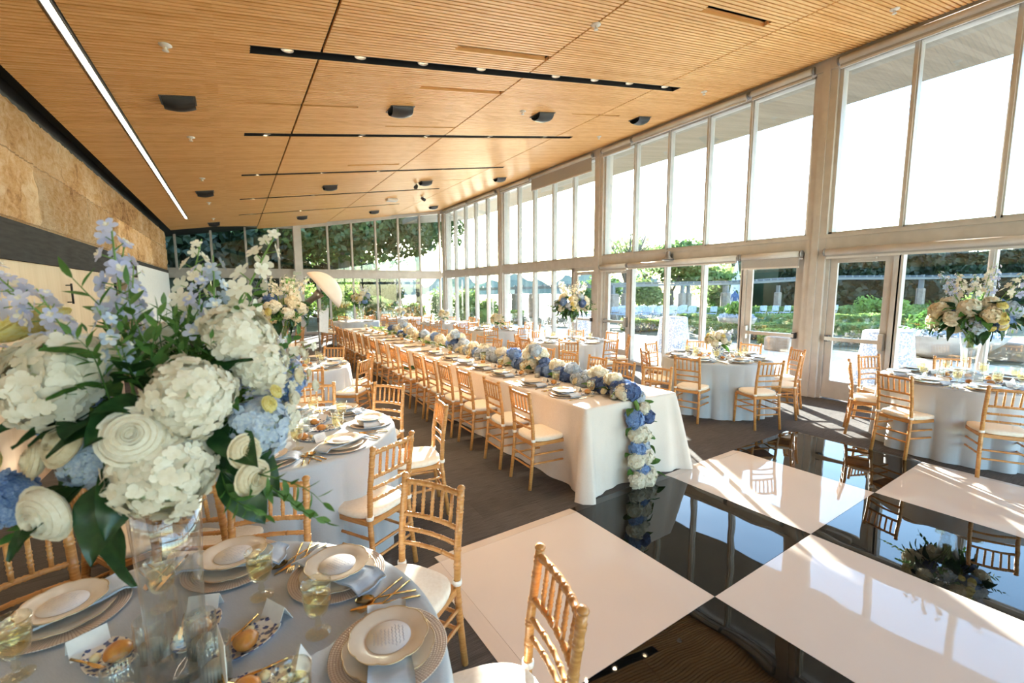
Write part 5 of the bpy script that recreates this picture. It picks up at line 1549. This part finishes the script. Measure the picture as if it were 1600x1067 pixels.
def hydrangea_mesh(colr, variant):
    k = ('hyd', colr, variant)
    if k in MESHES: return MESHES[k]
    n = 215
    i = np.arange(n) + .5; z = 1 - i / n * 1.55; ph = i * 2.39996
    z = np.clip(z + rng.uniform(-.04, .04, n), -.6, 1)
    s = np.sqrt(np.maximum(0, 1 - z * z))
    D = np.stack([s * np.cos(ph), s * np.sin(ph), z], 1); D /= np.linalg.norm(D, axis=1)[:, None]
    lump = 1 + .07 * np.sin(D[:, 0] * 5 + variant) + .06 * np.sin(D[:, 1] * 6 + variant * 2)
    C = D * (rng.uniform(.84, .98, n) * lump)[:, None] * np.array([1, 1, .82])
    Dt = D + rng.normal(size=D.shape) * .30; Dt /= np.linalg.norm(Dt, axis=1)[:, None]
    V, F = petals(C, Dt, .180, 4, .16, .92)
    cv, cf = sphere_np(.80, (0, 0, 0), .8)
    MESHES[k] = two_mat_mesh('hydrangea', [(V, F, colr), (cv, cf, colr if colr in ('petal_deep', 'petal_blue') else 'bloom_core')])
    return MESHES[k]
def rose_mesh(colr, variant):
    k = ('rose', colr, variant)
    if k in MESHES: return MESHES[k]
    rd = random.Random(variant + 5); mb = MB()
    rings = [(.09, 2, .50, .02), (.17, 3, .54, .06), (.27, 3, .55, .10), (.38, 4, .52, .18), (.50, 4, .46, .28), (.63, 5, .38, .40), (.77, 5, .26, .52), (.92, 5, .10, .66)]
    for ri, (r, n, h, flare) in enumerate(rings):
        for p in range(n):
            a0 = 2 * PI * p / n + ri * .7 + rd.uniform(-.15, .15); wid = 2 * PI / n * .88
            rows = []
            for i in range(6):
                t = i / 5
                row = []
                for j in range(7):
                    u = j / 3 - 1
                    a = a0 + u * wid * (.55 + .45 * t)
                    rr = r * (.35 + .65 * t ** .7) + flare * .42 * max(0, t - .6) * (1 - .45 * u * u) - (.10 if ri < 4 else 0) * max(0, t - .75) * r * 4 + .012 * rd.uniform(-1, 1) * t
                    zz = -.45 + (h + .45) * t * (1 - .10 * u * u) - (.28 * flare) * max(0, t - .7) * 2
                    row.append((rr * math.cos(a), rr * math.sin(a), zz))
                rows.append(row)
            mb.grid(rows)
    v, f = mb_np(mb)
    cv, cf = sphere_np(.90, (0, 0, -.02), .47)
    MESHES[k] = two_mat_mesh('rose', [(v, f, colr), (cv, cf, colr)])
    return MESHES[k]
def leaf_mesh(mat, variant=0, w=.5, curl=.25):
    k = ('leaf', mat, variant, w)
    if k in MESHES: return MESHES[k]
    rows = []
    for i in range(9):
        t = i / 8; hw = w * .5 * math.sin(PI * min(1, t ** .8)) ** .8 * (1 - .25 * t) + .004
        rows.append([(hw * (j / 2 - 1), t, -curl * t * t + .16 * abs(j / 2 - 1) * hw * 2 + .03 * math.sin(t * 9 + j + variant)) for j in range(5)])
    mb = MB(); mb.grid(rows); mb.tube([(0, -.12, .02), (0, .2, .0), (0, .75, -curl * .56 - .004)], [.014, .012, .004], 5)
    me = mb.mesh('leaf', mat); MESHES[k] = me
    return me
def stalk_mesh(colr, variant, n=11):
    """delphinium: arching stem with open florets and buds towards the tip; unit length along +Z"""
    k = ('stalk', colr, variant)
    if k in MESHES: return MESHES[k]
    rd = random.Random(variant); bx, by = rd.uniform(-.12, .12), rd.uniform(-.12, .12)
    P = [Vector((bx * t * t, by * t * t, t)) for t in [i / 10 for i in range(11)]]
    mb = MB(); mb.tube(P, [.011 - .007 * i / 10 for i in range(11)], 6)
    C, D = [], []
    for i in range(n):
        t = .42 + .55 * (i / n); a = i * 2.4 + variant
        r = .105 * (1 - .5 * (i / n))
        base = Vector((bx * t * t, by * t * t, t)); d = Vector((math.cos(a), math.sin(a), .25 + .5 * i / n)).normalized()
        c = base + d * r
        mb.tube([base, c], [.004, .003], 4)
        C.append(c); D.append(d)
    v, f = mb_np(mb)
    sizes = np.array([.072 * (1 - .42 * i / n) for i in range(n)])
    C = np.array([tuple(c) for c in C]); D = np.array([tuple(d) for d in D])
    pv, pf = petals(C, D, sizes * 1.1, 5, .2, .62)
    pv2, pf2 = petals(C + D * .008, D, sizes * .45, 4, .6, .8)
    parts = [(v, f, 'stem_green'), (pv, pf, colr), (pv2, pf2, 'petal_white')]
    MESHES[k] = two_mat_mesh('delphinium', parts)
    return MESHES[k]
def sprig_mesh(mat, variant, n=11, lw=.36, ll=.26):
    """leafy twig, unit length along +Z"""
    k = ('sprig', mat, variant)
    if k in MESHES: return MESHES[k]
    rd = random.Random(variant + 40); mb = MB()
    bx = rd.uniform(.1, .3)
    def at(t): return Vector((bx * math.sin(t * 2.2), .05 * math.sin(t * 5), t))
    mb.tube([at(i / 8) for i in range(9)], [.012 - .009 * i / 8 for i in range(9)], 5)
    for i in range(n):
        t = .22 + .78 * i / (n - 1); p = at(t); a = (0 if i % 2 else PI) + rd.uniform(-.7, .7)
        d = Vector((math.cos(a), math.sin(a), .75)).normalized() if i < n - 1 else Vector((0, 0, 1))
        s = d.cross(Vector((0, 0, 1)));
        if s.length < .01: s = Vector((1, 0, 0))
        s.normalize(); L_ = ll * (1.1 - .45 * t)
        up = s.cross(d)
        rows = []
        for q in range(6):
            u = q / 5; hw = lw * .5 * L_ * math.sin(PI * u ** .85) + .001
            rows.append([tuple(p + d * (L_ * u) + s * (hw * (j - 1)) + up * (.25 * hw * abs(j - 1) - .06 * L_ * u * u)) for j in range(3)])
        mb.grid(rows)
    MESHES[k] = mb.mesh('greenery_sprig', mat)
    return MESHES[k]
def orient(d, spin=0.0):
    q = Vector(d).normalized().to_track_quat('Z', 'Y')
    return (q @ Matrix.Rotation(spin, 3, 'Z').to_quaternion()).to_euler()
COLN = dict(petal_white='white', petal_cream='cream', petal_blue='blue', petal_deep='deep blue', petal_pale='pale blue', petal_lilac='lilac', petal_yellow='yellow')
def part_label(o, s):
    o['label'] = s; return o
rf = random.Random(99)
def add_hyd(root, p, r, d, colr): return part_label(link('hydrangea', hydrangea_mesh(colr, rf.randrange(3)), root, p, orient(d, rf.uniform(0, 6)), r), COLN[colr] + ' hydrangea')
def add_rose(root, p, r, d, colr): return part_label(link('rose', rose_mesh(colr, rf.randrange(2)), root, p, orient(d, rf.uniform(0, 6)), r), COLN[colr] + ' rose')
def add_leaf(root, p, l, d, mat='leaf_dark', w=.55): 
    q = Vector(d).normalized().to_track_quat('Y', 'Z') @ Matrix.Rotation(rf.uniform(-.9, .9), 3, 'Y').to_quaternion()
    return link('leaf', leaf_mesh(mat, rf.randrange(2), w), root, p, q.to_euler(), l)
def add_stalk(root, p, l, d, colr): return part_label(link('delphinium', stalk_mesh(colr, rf.randrange(4)), root, p, orient(d, rf.uniform(0, 6)), l), COLN[colr] + ' delphinium stalk')
def add_sprig(root, p, l, d, mat='leaf_mid'): return link('greenery_sprig', sprig_mesh(mat, rf.randrange(3)), root, p, orient(d, rf.uniform(0, 6)), l)

def vase(rb, rt, h):
    o = empty('glass_vase')
    MB().lathe([(.001, .008), (rb * 1.1, .008), (rb * 1.15, .004), (rb * 1.12, 0), (.001, 0)], 40).build('foot', 'clear_glass', o)
    MB().lathe([(rb * .93, .010), (rb, .014), (rb * .98 + (rt - rb) * .10, h * .3), (rb + (rt - rb) * .40, h * .65), (rt, h), (rt - .004, h), (rb + (rt - rb) * .40 - .004, h * .65), (rb * .98 + (rt - rb) * .10 - .004, h * .3), (rb - .005, .02)], 48).build('bowl', 'clear_glass', o)
    return o
o = vase(.066, .082, .50); o.location = (-.19, 1.42, ZT); tag(o, 'tall clear glass vase under the big foreground bouquet', 'vase')
P_vase = Proto(lambda: vase(.056, .100, .54))
VB = {'R2': (6.76, 1.42, 'right edge bouquet'), 'R3': (5.82, 7.00, 'bouquet by the middle column'), 'T3': (.55, 6.78, 'bouquet on the third left table'), 'T6': (3.70, 15.7, 'bouquet at the far end')}
for k, (x, y, nm) in VB.items():
    P_vase.use((x, y, ZT), random.uniform(0, 6), f'clear trumpet glass vase under the {nm}', 'vase', 'trumpet vases')

# the big foreground bouquet, bloom by bloom
def big_bouquet():
    B0 = Vector((-.19, 1.41, 1.27))
    root = empty('flower_arrangement', B0)
    ctr = Vector((-.19, 1.42, 1.50))
    def rel(p): return Vector(p) - B0
    def outd(p, up=.15):
        d = Vector(p) - ctr; d.z += up * .3; return d
    for p, r, c in (((-.337, 1.346, 1.605), .132, 'petal_white'), ((-.43, 1.50, 1.60), .10, 'petal_white'), ((.002, 1.312, 1.688), .098, 'petal_white'), ((.045, 1.27, 1.615), .082, 'petal_white'), ((-.092, 1.156, 1.576), .096, 'petal_white'),
                    ((-.150, 1.158, 1.418), .110, 'petal_white'), ((.03, 1.205, 1.475), .086, 'petal_pale'), ((-.455, 1.42, 1.335), .072, 'petal_blue'), ((.10, 1.40, 1.55), .08, 'petal_blue'), ((-.20, 1.62, 1.62), .11, 'petal_white'),
                    ((-.02, 1.62, 1.56), .10, 'petal_pale'), ((-.38, 1.62, 1.48), .10, 'petal_blue'), ((.08, 1.55, 1.42), .09, 'petal_white'), ((-.24, 1.60, 1.42), .10, 'petal_cream'), ((-.30, 1.30, 1.42), .06, 'petal_pale')):
        add_hyd(root, rel(p), r * .9, outd(p), c)
    for p, r, c in (((-.188, 1.122, 1.515), .060, 'petal_white'), ((-.354, 1.225, 1.353), .062, 'petal_white'), ((-.333, 1.290, 1.478), .052, 'petal_cream'), ((-.392, 1.345, 1.436), .044, 'petal_cream'), ((-.001, 1.125, 1.446), .039, 'petal_cream'), ((.010, 1.110, 1.386), .042, 'petal_cream'),
                    ((-.392, 1.50, 1.735), .055, 'petal_yellow'), ((-.44, 1.50, 1.715), .05, 'petal_yellow'), ((.055, 1.17, 1.535), .022, 'petal_yellow'), ((.072, 1.19, 1.56), .018, 'petal_yellow'), ((-.46, 1.36, 1.44), .03, 'petal_yellow')):
        add_rose(root, rel(p), r, outd(p, .4), c)
    # delphinium stalks: foot, tip
    for a, b, c in (((-.20, 1.40, 1.56), (-.275, 1.40, 1.965), 'petal_lilac'), ((-.25, 1.40, 1.58), (-.24, 1.44, 1.93), 'petal_lilac'), ((-.22, 1.36, 1.56), (-.20, 1.34, 1.86), 'petal_lilac'), ((-.12, 1.42, 1.58), (-.10, 1.46, 1.945), 'petal_white'), ((-.10, 1.38, 1.56), (-.075, 1.40, 1.87), 'petal_lilac'),
                    ((-.06, 1.40, 1.58), (.085, 1.40, 1.985), 'petal_white'), ((-.08, 1.36, 1.55), (.00, 1.34, 1.88), 'petal_pale'), ((-.28, 1.44, 1.58), (-.50, 1.50, 1.93), 'petal_lilac'), ((-.26, 1.40, 1.58), (-.43, 1.42, 1.86), 'petal_lilac'), ((-.25, 1.36, 1.55), (-.36, 1.30, 1.80), 'petal_lilac'),
                    ((-.20, 1.30, 1.52), (-.22, 1.22, 1.78), 'petal_pale'), ((-.10, 1.34, 1.5), (.14, 1.25, 1.60), 'petal_lilac'), ((-.08, 1.36, 1.5), (.17, 1.32, 1.55), 'petal_white'), ((-.08, 1.36, 1.5), (.19, 1.36, 1.66), 'petal_white'), ((-.06, 1.34, 1.5), (.10, 1.20, 1.56), 'petal_lilac'), ((-.3, 1.45, 1.5), (-.62, 1.55, 1.72), 'petal_lilac')):
        a = Vector(a); b = Vector(b); add_stalk(root, a - B0, (b - a).length, b - a, c)
    # dark leaves
    for p, d, l in (((-.22, 1.25, 1.44), (-.05, -.5, -.45), .17), ((-.24, 1.24, 1.40), (-.2, -.4, -.5), .17), ((-.26, 1.27, 1.34), (-.05, -.25, -.85), .20), ((-.05, 1.20, 1.49), (.15, -.35, -.1), .15), ((-.02, 1.19, 1.45), (.25, -.3, -.35), .16), ((-.05, 1.16, 1.40), (.35, -.2, -.5), .16), ((-.16, 1.2, 1.55), (-.3, -.4, .2), .12),
                    ((-.22, 1.26, 1.52), (-.35, -.3, .0), .14), ((-.30, 1.30, 1.38), (-.3, -.4, -.1), .16), ((-.34, 1.36, 1.36), (-.5, -.2, -.4), .17), ((-.05, 1.25, 1.60), (.3, -.3, .3), .12), ((-.20, 1.25, 1.62), (.1, -.5, .3), .13), ((-.28, 1.32, 1.52), (-.1, -.6, .1), .14)):
        add_leaf(root, rel(p), l, d, 'leaf_dark', .62)
    for k in range(46):
        a = rf.uniform(0, 6.28); e = rf.uniform(-.7, .9); R = rf.uniform(.10, .17)
        d = Vector((math.cos(a) * math.cos(e), math.sin(a) * math.cos(e), math.sin(e)))
        add_leaf(root, ctr + d * R * Vector((1, 1, .7)).length / 1.6 - B0, rf.uniform(.13, .19), d + Vector((0, 0, -.2)), 'leaf_dark' if k % 3 else 'leaf_mid', .5)
    for a, b in (((-.04, 1.15, 1.40), (.135, 1.00, 1.325)), ((-.02, 1.15, 1.40), (.115, 1.02, 1.30)), ((-.05, 1.17, 1.40), (.05, 1.04, 1.33)), ((-.15, 1.35, 1.55), (-.16, 1.30, 1.82)), ((-.12, 1.36, 1.58), (-.02, 1.36, 1.80)), ((-.2, 1.38, 1.55), (-.32, 1.36, 1.82)), ((-.08, 1.40, 1.58), (.05, 1.44, 1.80)), ((-.3, 1.42, 1.5), (-.52, 1.46, 1.64)), ((-.10, 1.34, 1.6), (-.12, 1.26, 1.74)), ((-.34, 1.35, 1.38), (-.50, 1.33, 1.24)), ((.0, 1.3, 1.52), (.14, 1.28, 1.70)), ((-.16, 1.33, 1.6), (-.2, 1.30, 1.76))):
        a = Vector(a); b = Vector(b); add_sprig(root, a - B0, (b - a).length, b - a, 'leaf_mid')
    for k in range(26):
        a = rf.uniform(0, 6.28); q = rf.uniform(.03, .15)
        b0 = Vector((-.17 + q * math.cos(a), 1.40 + q * math.sin(a), 1.56)); d = Vector((math.cos(a) * q * 2.5, math.sin(a) * q * 2.5, rf.uniform(.5, 1)))
        add_sprig(root, b0 - B0, rf.uniform(.14, .24), d, 'leaf_mid')
    for k in range(16):
        b0 = Vector((rf.uniform(.08, .17), rf.uniform(1.24, 1.42), rf.uniform(1.47, 1.64)))
        add_rose(root, b0 - B0, rf.uniform(.012, .022), b0 - ctr, ('petal_white', 'petal_lilac', 'petal_cream')[k % 3])
    mb = MB()
    for k in range(14):
        a = 2 * PI * k / 14; mb.tube([(.035 * math.cos(a), .035 * math.sin(a) + .01, -.02), (.06 * math.cos(a + .4), .06 * math.sin(a + .4), .02), (.12 * math.cos(a + .6), .12 * math.sin(a + .6), .2)], .005, 5)
    mb.build('stems', 'stem_green', root)
    return tag(root, 'big bouquet of white hydrangeas, roses and lilac delphiniums in the foreground', 'flowers')
big_bouquet()

def tall_bouquet(x, y, z, RX, RZ, seed, label):
    rd = random.Random(seed)
    root = empty('flower_arrangement', (x, y, z))
    c = Vector((0, 0, RZ * .95))
    n = 18; cols = ['petal_white', 'petal_cream', 'petal_blue', 'petal_white', 'petal_pale', 'petal_white', 'petal_cream', 'petal_deep', 'petal_white', 'petal_pale', 'petal_white']
    for i in range(n):
        zz = -.75 + 1.6 * (i + .5) / n; a = i * 2.39996 + seed; s = math.sqrt(max(.05, 1 - zz * zz))
        d = Vector((s * math.cos(a), s * math.sin(a), zz))
        p = c + Vector((d.x * RX * .80, d.y * RX * .80, d.z * RZ * .85)) * rd.uniform(.88, 1.05)
        add_hyd(root, p, rd.uniform(.080, .112) * RX / .38, d, cols[(i * 3 + seed) % len(cols)])
    for i in range(14):
        zz = rd.uniform(-.7, .8); a = i * 2.39996 * 1.3 + 1; s = math.sqrt(1 - zz * zz)
        d = Vector((s * math.cos(a), s * math.sin(a), zz))
        add_rose(root, c + Vector((d.x * RX * .95, d.y * RX * .95, d.z * RZ * .95)), rd.uniform(.035, .052), d, rd.choice(['petal_cream', 'petal_white', 'petal_yellow']))
    for i in range(12):
        a = i * 2.4; t = rd.uniform(.15, .75)
        d = Vector((math.cos(a) * t, math.sin(a) * t, 1))
        add_stalk(root, c + Vector((d.x * RX * .5, d.y * RX * .5, RZ * .3)), rd.uniform(.36, .52) * RX / .38, d, rd.choice(['petal_white', 'petal_lilac', 'petal_white', 'petal_pale']))
    for i in range(60):
        zz = rd.uniform(-.95, .8); a = rd.uniform(0, 6.28); s = math.sqrt(1 - zz * zz)
        d = Vector((s * math.cos(a), s * math.sin(a), zz))
        add_leaf(root, c + Vector((d.x * RX, d.y * RX, d.z * RZ)) * .62, rd.uniform(.15, .22), d + Vector((0, 0, -.35)), 'leaf_dark' if i % 4 else 'leaf_mid', .5)
    for i in range(9):
        a = i * .75 + seed; add_sprig(root, c + Vector((math.cos(a) * RX * .5, math.sin(a) * RX * .5, -RZ * .3)), rd.uniform(.26, .38), Vector((math.cos(a), math.sin(a), rd.uniform(-.6, .4))), 'leaf_mid')
    mb = MB()
    for k in range(10):
        a = 2 * PI * k / 10; mb.tube([(.03 * math.cos(a + 2), .03 * math.sin(a + 2), -.16), (.06 * math.cos(a), .06 * math.sin(a), .0), (.14 * math.cos(a), .14 * math.sin(a), RZ * .7)], .006, 5)
    mb.build('stems', 'stem_green', root)
    return tag(root, label, 'flowers', 'tall table bouquets')
tall_bouquet(6.76, 1.42, 1.315, .40, .20, 1, 'tall bouquet with blue and white hydrangeas at the right edge')
tall_bouquet(5.82, 7.00, 1.315, .36, .21, 2, 'tall bouquet standing before the middle window column')
tall_bouquet(.55, 6.78, 1.315, .34, .24, 3, 'tall bouquet on the third left table before the back door')
tall_bouquet(3.70, 15.7, 1.315, .36, .24, 4, 'small looking far bouquet behind the end of the long table')

# low bouquets in patterned pots
def ginger_pot():
    return MB().lathe([(.001, 0), (.055, 0), (.062, .01), (.085, .07), (.09, .105), (.078, .145), (.06, .165), (.064, .18), (.056, .18), (.05, .16), (.001, .15)], 40).build('patterned_pot', 'pot_pattern')
P_pot = Proto(ginger_pot)
def low_bouquet(x, y, seed, where, blue=False, r=.17):
    P_pot.use((x, y, ZT), seed, f'blue and white patterned pot, {where}', 'pot', 'patterned pots')
    rd = random.Random(seed); root = empty('low_bouquet', (x, y, ZT + .17))
    for i in range(11):
        zz = -.15 + 1.1 * (i + .5) / 11; a = i * 2.39996 + seed; s = math.sqrt(max(.02, 1 - zz * zz)); d = Vector((s * math.cos(a), s * math.sin(a), zz))
        add_hyd(root, d * r * .85 + Vector((0, 0, .05)), rd.uniform(.055, .075), d, rd.choice(['petal_white', 'petal_cream', 'petal_pale', 'petal_white'] + (['petal_blue'] * 2 if blue else ['petal_cream'])))
    for i in range(8):
        a = i * 2.1; d = Vector((math.cos(a), math.sin(a), rd.uniform(.1, 1.2))).normalized()
        add_rose(root, d * r * 1.1 + Vector((0, 0, .05)), .035, d, rd.choice(['petal_cream', 'petal_yellow', 'petal_white']))
    for i in range(16):
        a = rd.uniform(0, 6.28); d = Vector((math.cos(a), math.sin(a), rd.uniform(-.5, .8)))
        add_leaf(root, d * r * .5 + Vector((0, 0, .03)), .13, d, 'leaf_mid', .5)
    for i in range(5):
        a = i * 1.3; add_stalk(root, Vector((math.cos(a) * .05, math.sin(a) * .05, .08)), rd.uniform(.18, .26), Vector((math.cos(a) * .7, math.sin(a) * .7, 1)), rd.choice(['petal_white', 'petal_lilac']))
    return tag(root, f'low cream and white bouquet in a patterned pot, {where}', 'flowers', 'low table bouquets')
low_bouquet(6.20, 4.02, 1, 'table by the left garden door')
low_bouquet(.16, 3.74, 2, 'second left table', True)
low_bouquet(5.9, 10.2, 3, 'fourth window table')
low_bouquet(5.75, 13.4, 4, 'fifth window table')
low_bouquet(5.3, 16.4, 5, 'back corner table')
low_bouquet(.30, 12.3, 6, 'far left table')

# garland of hydrangeas down the long table and over its end to the floor
def garland():
    g0 = Vector((3.10, 2.9, .775))
    root = empty('flower_garland', g0)
    rd = random.Random(17)
    cols = ['petal_white'] * 5 + ['petal_cream'] * 3 + ['petal_pale'] * 4 + ['petal_blue'] * 3 + ['petal_deep'] * 2
    y = 3.02; i = 0; nh = 0
    while y < 12.2 and nh < 82:
        for off in ((-.068, .068), (0.0,), (-.07, .07))[i % 3] if nh < 60 else (rd.uniform(-.06, .06),):
            r = rd.uniform(.082, .106) * (1.12 if nh >= 60 else 1)
            c = rd.choice(cols) if y > 3.5 else ['petal_deep', 'petal_blue', 'petal_white', 'petal_deep', 'petal_pale'][nh % 5]
            hz = r * .55 + (.07 if abs(off) < .03 else 0) + rd.uniform(0, .03)
            add_hyd(root, Vector((3.185 - .14 * max(0, 3.6 - y) + off + rd.uniform(-.025, .025), y + rd.uniform(-.04, .04), .775 + hz)) - g0, r, Vector((off * 7, rd.uniform(-.4, .1), 1)), c); nh += 1
        y += .105 if nh < 60 else .17
        i += 1
    # raised clusters along the garland
    for yc, k in ((4.55, 3), (6.9, 3), (9.6, 3)):
        for q in range(k + 2):
            a = q * 1.35
            add_hyd(root, Vector((3.18 + .09 * math.cos(a), yc + .10 * math.sin(a), .775 + .23 + .05 * (q % 2))) - g0, .085, Vector((math.cos(a), math.sin(a), 1.2)), 'petal_white' if q % 3 else 'petal_pale')
    # the fall over the table end
    fall = [((3.09, 2.86, .85), .098, 'petal_deep'), ((3.16, 2.84, .79), .082, 'petal_pale'), ((3.03, 2.90, .84), .085, 'petal_white'), ((3.16, 2.765, .70), .070, 'petal_white'), ((3.04, 2.76, .62), .098, 'petal_blue'), ((3.20, 2.74, .62), .068, 'petal_deep'), ((3.07, 2.74, .48), .100, 'petal_white'), ((3.14, 2.735, .46), .08, 'petal_white'), ((3.06, 2.73, .355), .085, 'petal_blue'), ((3.13, 2.73, .36), .07, 'petal_pale'),
            ((3.02, 2.71, .245), .086, 'petal_white'), ((3.13, 2.71, .265), .092, 'petal_white'), ((3.09, 2.69, .155), .075, 'petal_blue'), ((3.00, 2.67, .075), .086, 'petal_white'), ((3.12, 2.66, .075), .092, 'petal_white'), ((3.20, 2.69, .09), .07, 'petal_white')]
    for p, r, c in fall:
        p = Vector(p); add_hyd(root, p - g0, r, Vector((p.x - 3.09, -1.0, .25 if p.z < .8 else 1)), c)
    for p, d, l in (((3.18, 2.76, .55), (1, -.3, .4), .12), ((3.18, 2.74, .44), (1, -.2, -.2), .13), ((3.2, 2.74, .36), (.8, -.2, -.6), .13), ((3.0, 2.75, .30), (-1, -.3, .3), .13), ((2.98, 2.74, .56), (-1, -.2, -.3), .12), ((3.2, 2.70, .18), (.9, -.3, .4), .12), ((3.22, 2.68, .10), (.9, -.5, -.1), .12), ((3.18, 2.78, .74), (.9, -.3, .3), .11), ((3.0, 2.72, .14), (-1, -.4, .3), .12), ((3.02, 2.78, .72), (-.9, -.4, -.2), .12)):
        add_leaf(root, Vector(p) - g0, l, d, 'leaf_mid', .6)
    y = 2.95
    for k in range(52):
        s = rd.choice((-1, 1)); yy = 2.98 + 9.2 * (k / 52) ** 1.25
        add_leaf(root, Vector((3.18 - .12 * max(0, 3.6 - yy) + s * .09, yy, .80 + rd.uniform(0, .06))) - g0, rd.uniform(.11, .16), Vector((s, rd.uniform(-.6, .6), rd.uniform(-.05, .7))), rd.choice(['leaf_mid', 'leaf_dark', 'leaf_bright']), .55)
    for k in range(18):
        s = rd.choice((-1, 1)); yy = 3.1 + 9 * k / 18
        add_rose(root, Vector((3.18 - .12 * max(0, 3.6 - yy) + s * .14, yy, .83)) - g0, .042, Vector((s, 0, .8)), rd.choice(['petal_cream', 'petal_white']))
    mb = MB(); mb.tube([(3.185, 12.3, .80), (3.185, 8, .80), (3.11, 3.0, .80), (3.1, 2.83, .80), (3.09, 2.775, .72), (3.08, 2.74, .4), (3.08, 2.72, .1), (3.08, 2.70, .03)], .022, 7)
    me = mb.build('stems', 'stem_green', root); me.location = -g0
    return tag(root, 'long garland of white and blue hydrangeas spilling over the table end', 'garland')
garland()
root = empty('leaf_sprig', (2.40, 7.15, .487))
for a in (0, 1.9, 3.8, 5.2): add_leaf(root, (0, 0, .012), .16, (math.cos(a), math.sin(a), .25), 'leaf_dark', .6)
tag(root, 'dark green leaves left on a seat of the long table', 'leaves')

# ------------------------------------------------------------------ photographer's light by the back door
def light_stand():
    o = empty('light_stand', (1.44, 9.8, 0))
    MB().tube([(0, 0, .0), (0, 0, 1.70)], [.024, .018], 12).build('pole', 'grey_metal', o)
    for k in range(3):
        a = 2 * PI * k / 3 + .5
        MB().tube([(0, 0, .45), (.45 * math.cos(a), .45 * math.sin(a), .012)], .012, 8).build('leg', 'grey_metal', o)
    MB().lathe([(.03, -.04), (.03, .05)], 12, (0, 0, 1.2)).build('clamp', 'dark_metal', o)
    # white card panel clipped to the pole
    MB().hexa([(-.02, -.16, .98), (.16, -.02, .93), (.17, -.01, .93), (-.01, -.15, .98), (-.0, -.17, 1.40), (.20, -.01, 1.45), (.21, .0, 1.45), (.01, -.16, 1.40)]).build('white_panel', 'white_paint', o)
    # strobe head tilted up into the umbrella
    axis = Vector((.62, -.10, .50)).normalized()
    A = Vector((-.12, 0, 1.62))
    mb = MB(); mb.tube([A - axis * .12, A + axis * .10, A + axis * .11, A + axis * .24], [.055, .06, .075, .10], 16); h = mb.build('strobe_head', 'steel', o)
    MB().tube([A, A + axis * .62], .006, 6).build('umbrella_shaft', 'grey_metal', o)
    top = A + axis * .62
    u = axis.cross(Vector((0, 0, 1))).normalized(); v = u.cross(axis)
    mb = MB(); rings = []
    for i in range(9):
        t = i / 8; r = .46 * math.sin(t * 1.25) / math.sin(1.25); back = -.33 * (1 - math.cos(t * 1.25)) / (1 - math.cos(1.25))
        rings.append([tuple(top + axis * back + (u * math.cos(2 * PI * k / 32) + v * math.sin(2 * PI * k / 32)) * (r + .001) * (1 - .035 * abs(math.sin(4 * 2 * PI * k / 32)) * t)) for k in range(32)])
    mb.loft(rings, False, False, 0, True)
    c = mb.build('umbrella_canopy', 'umbrella_skin', o)
    m_ = c.modifiers.new('thickness', 'SOLIDIFY'); m_.thickness = .002
    for k in range(8):
        a = 2 * PI * k / 8
        pts = []
        for i in range(9):
            t = i / 8; r = .46 * math.sin(t * 1.25) / math.sin(1.25); back = -.33 * (1 - math.cos(t * 1.25)) / (1 - math.cos(1.25))
            pts.append(top + axis * (back - .006) + (u * math.cos(a) + v * math.sin(a)) * r)
        MB().tube(pts, .003, 5).build('rib', 'grey_metal', c)
    return tag(o, 'photo light stand with a pale umbrella by the back door', 'light stand')
light_stand()
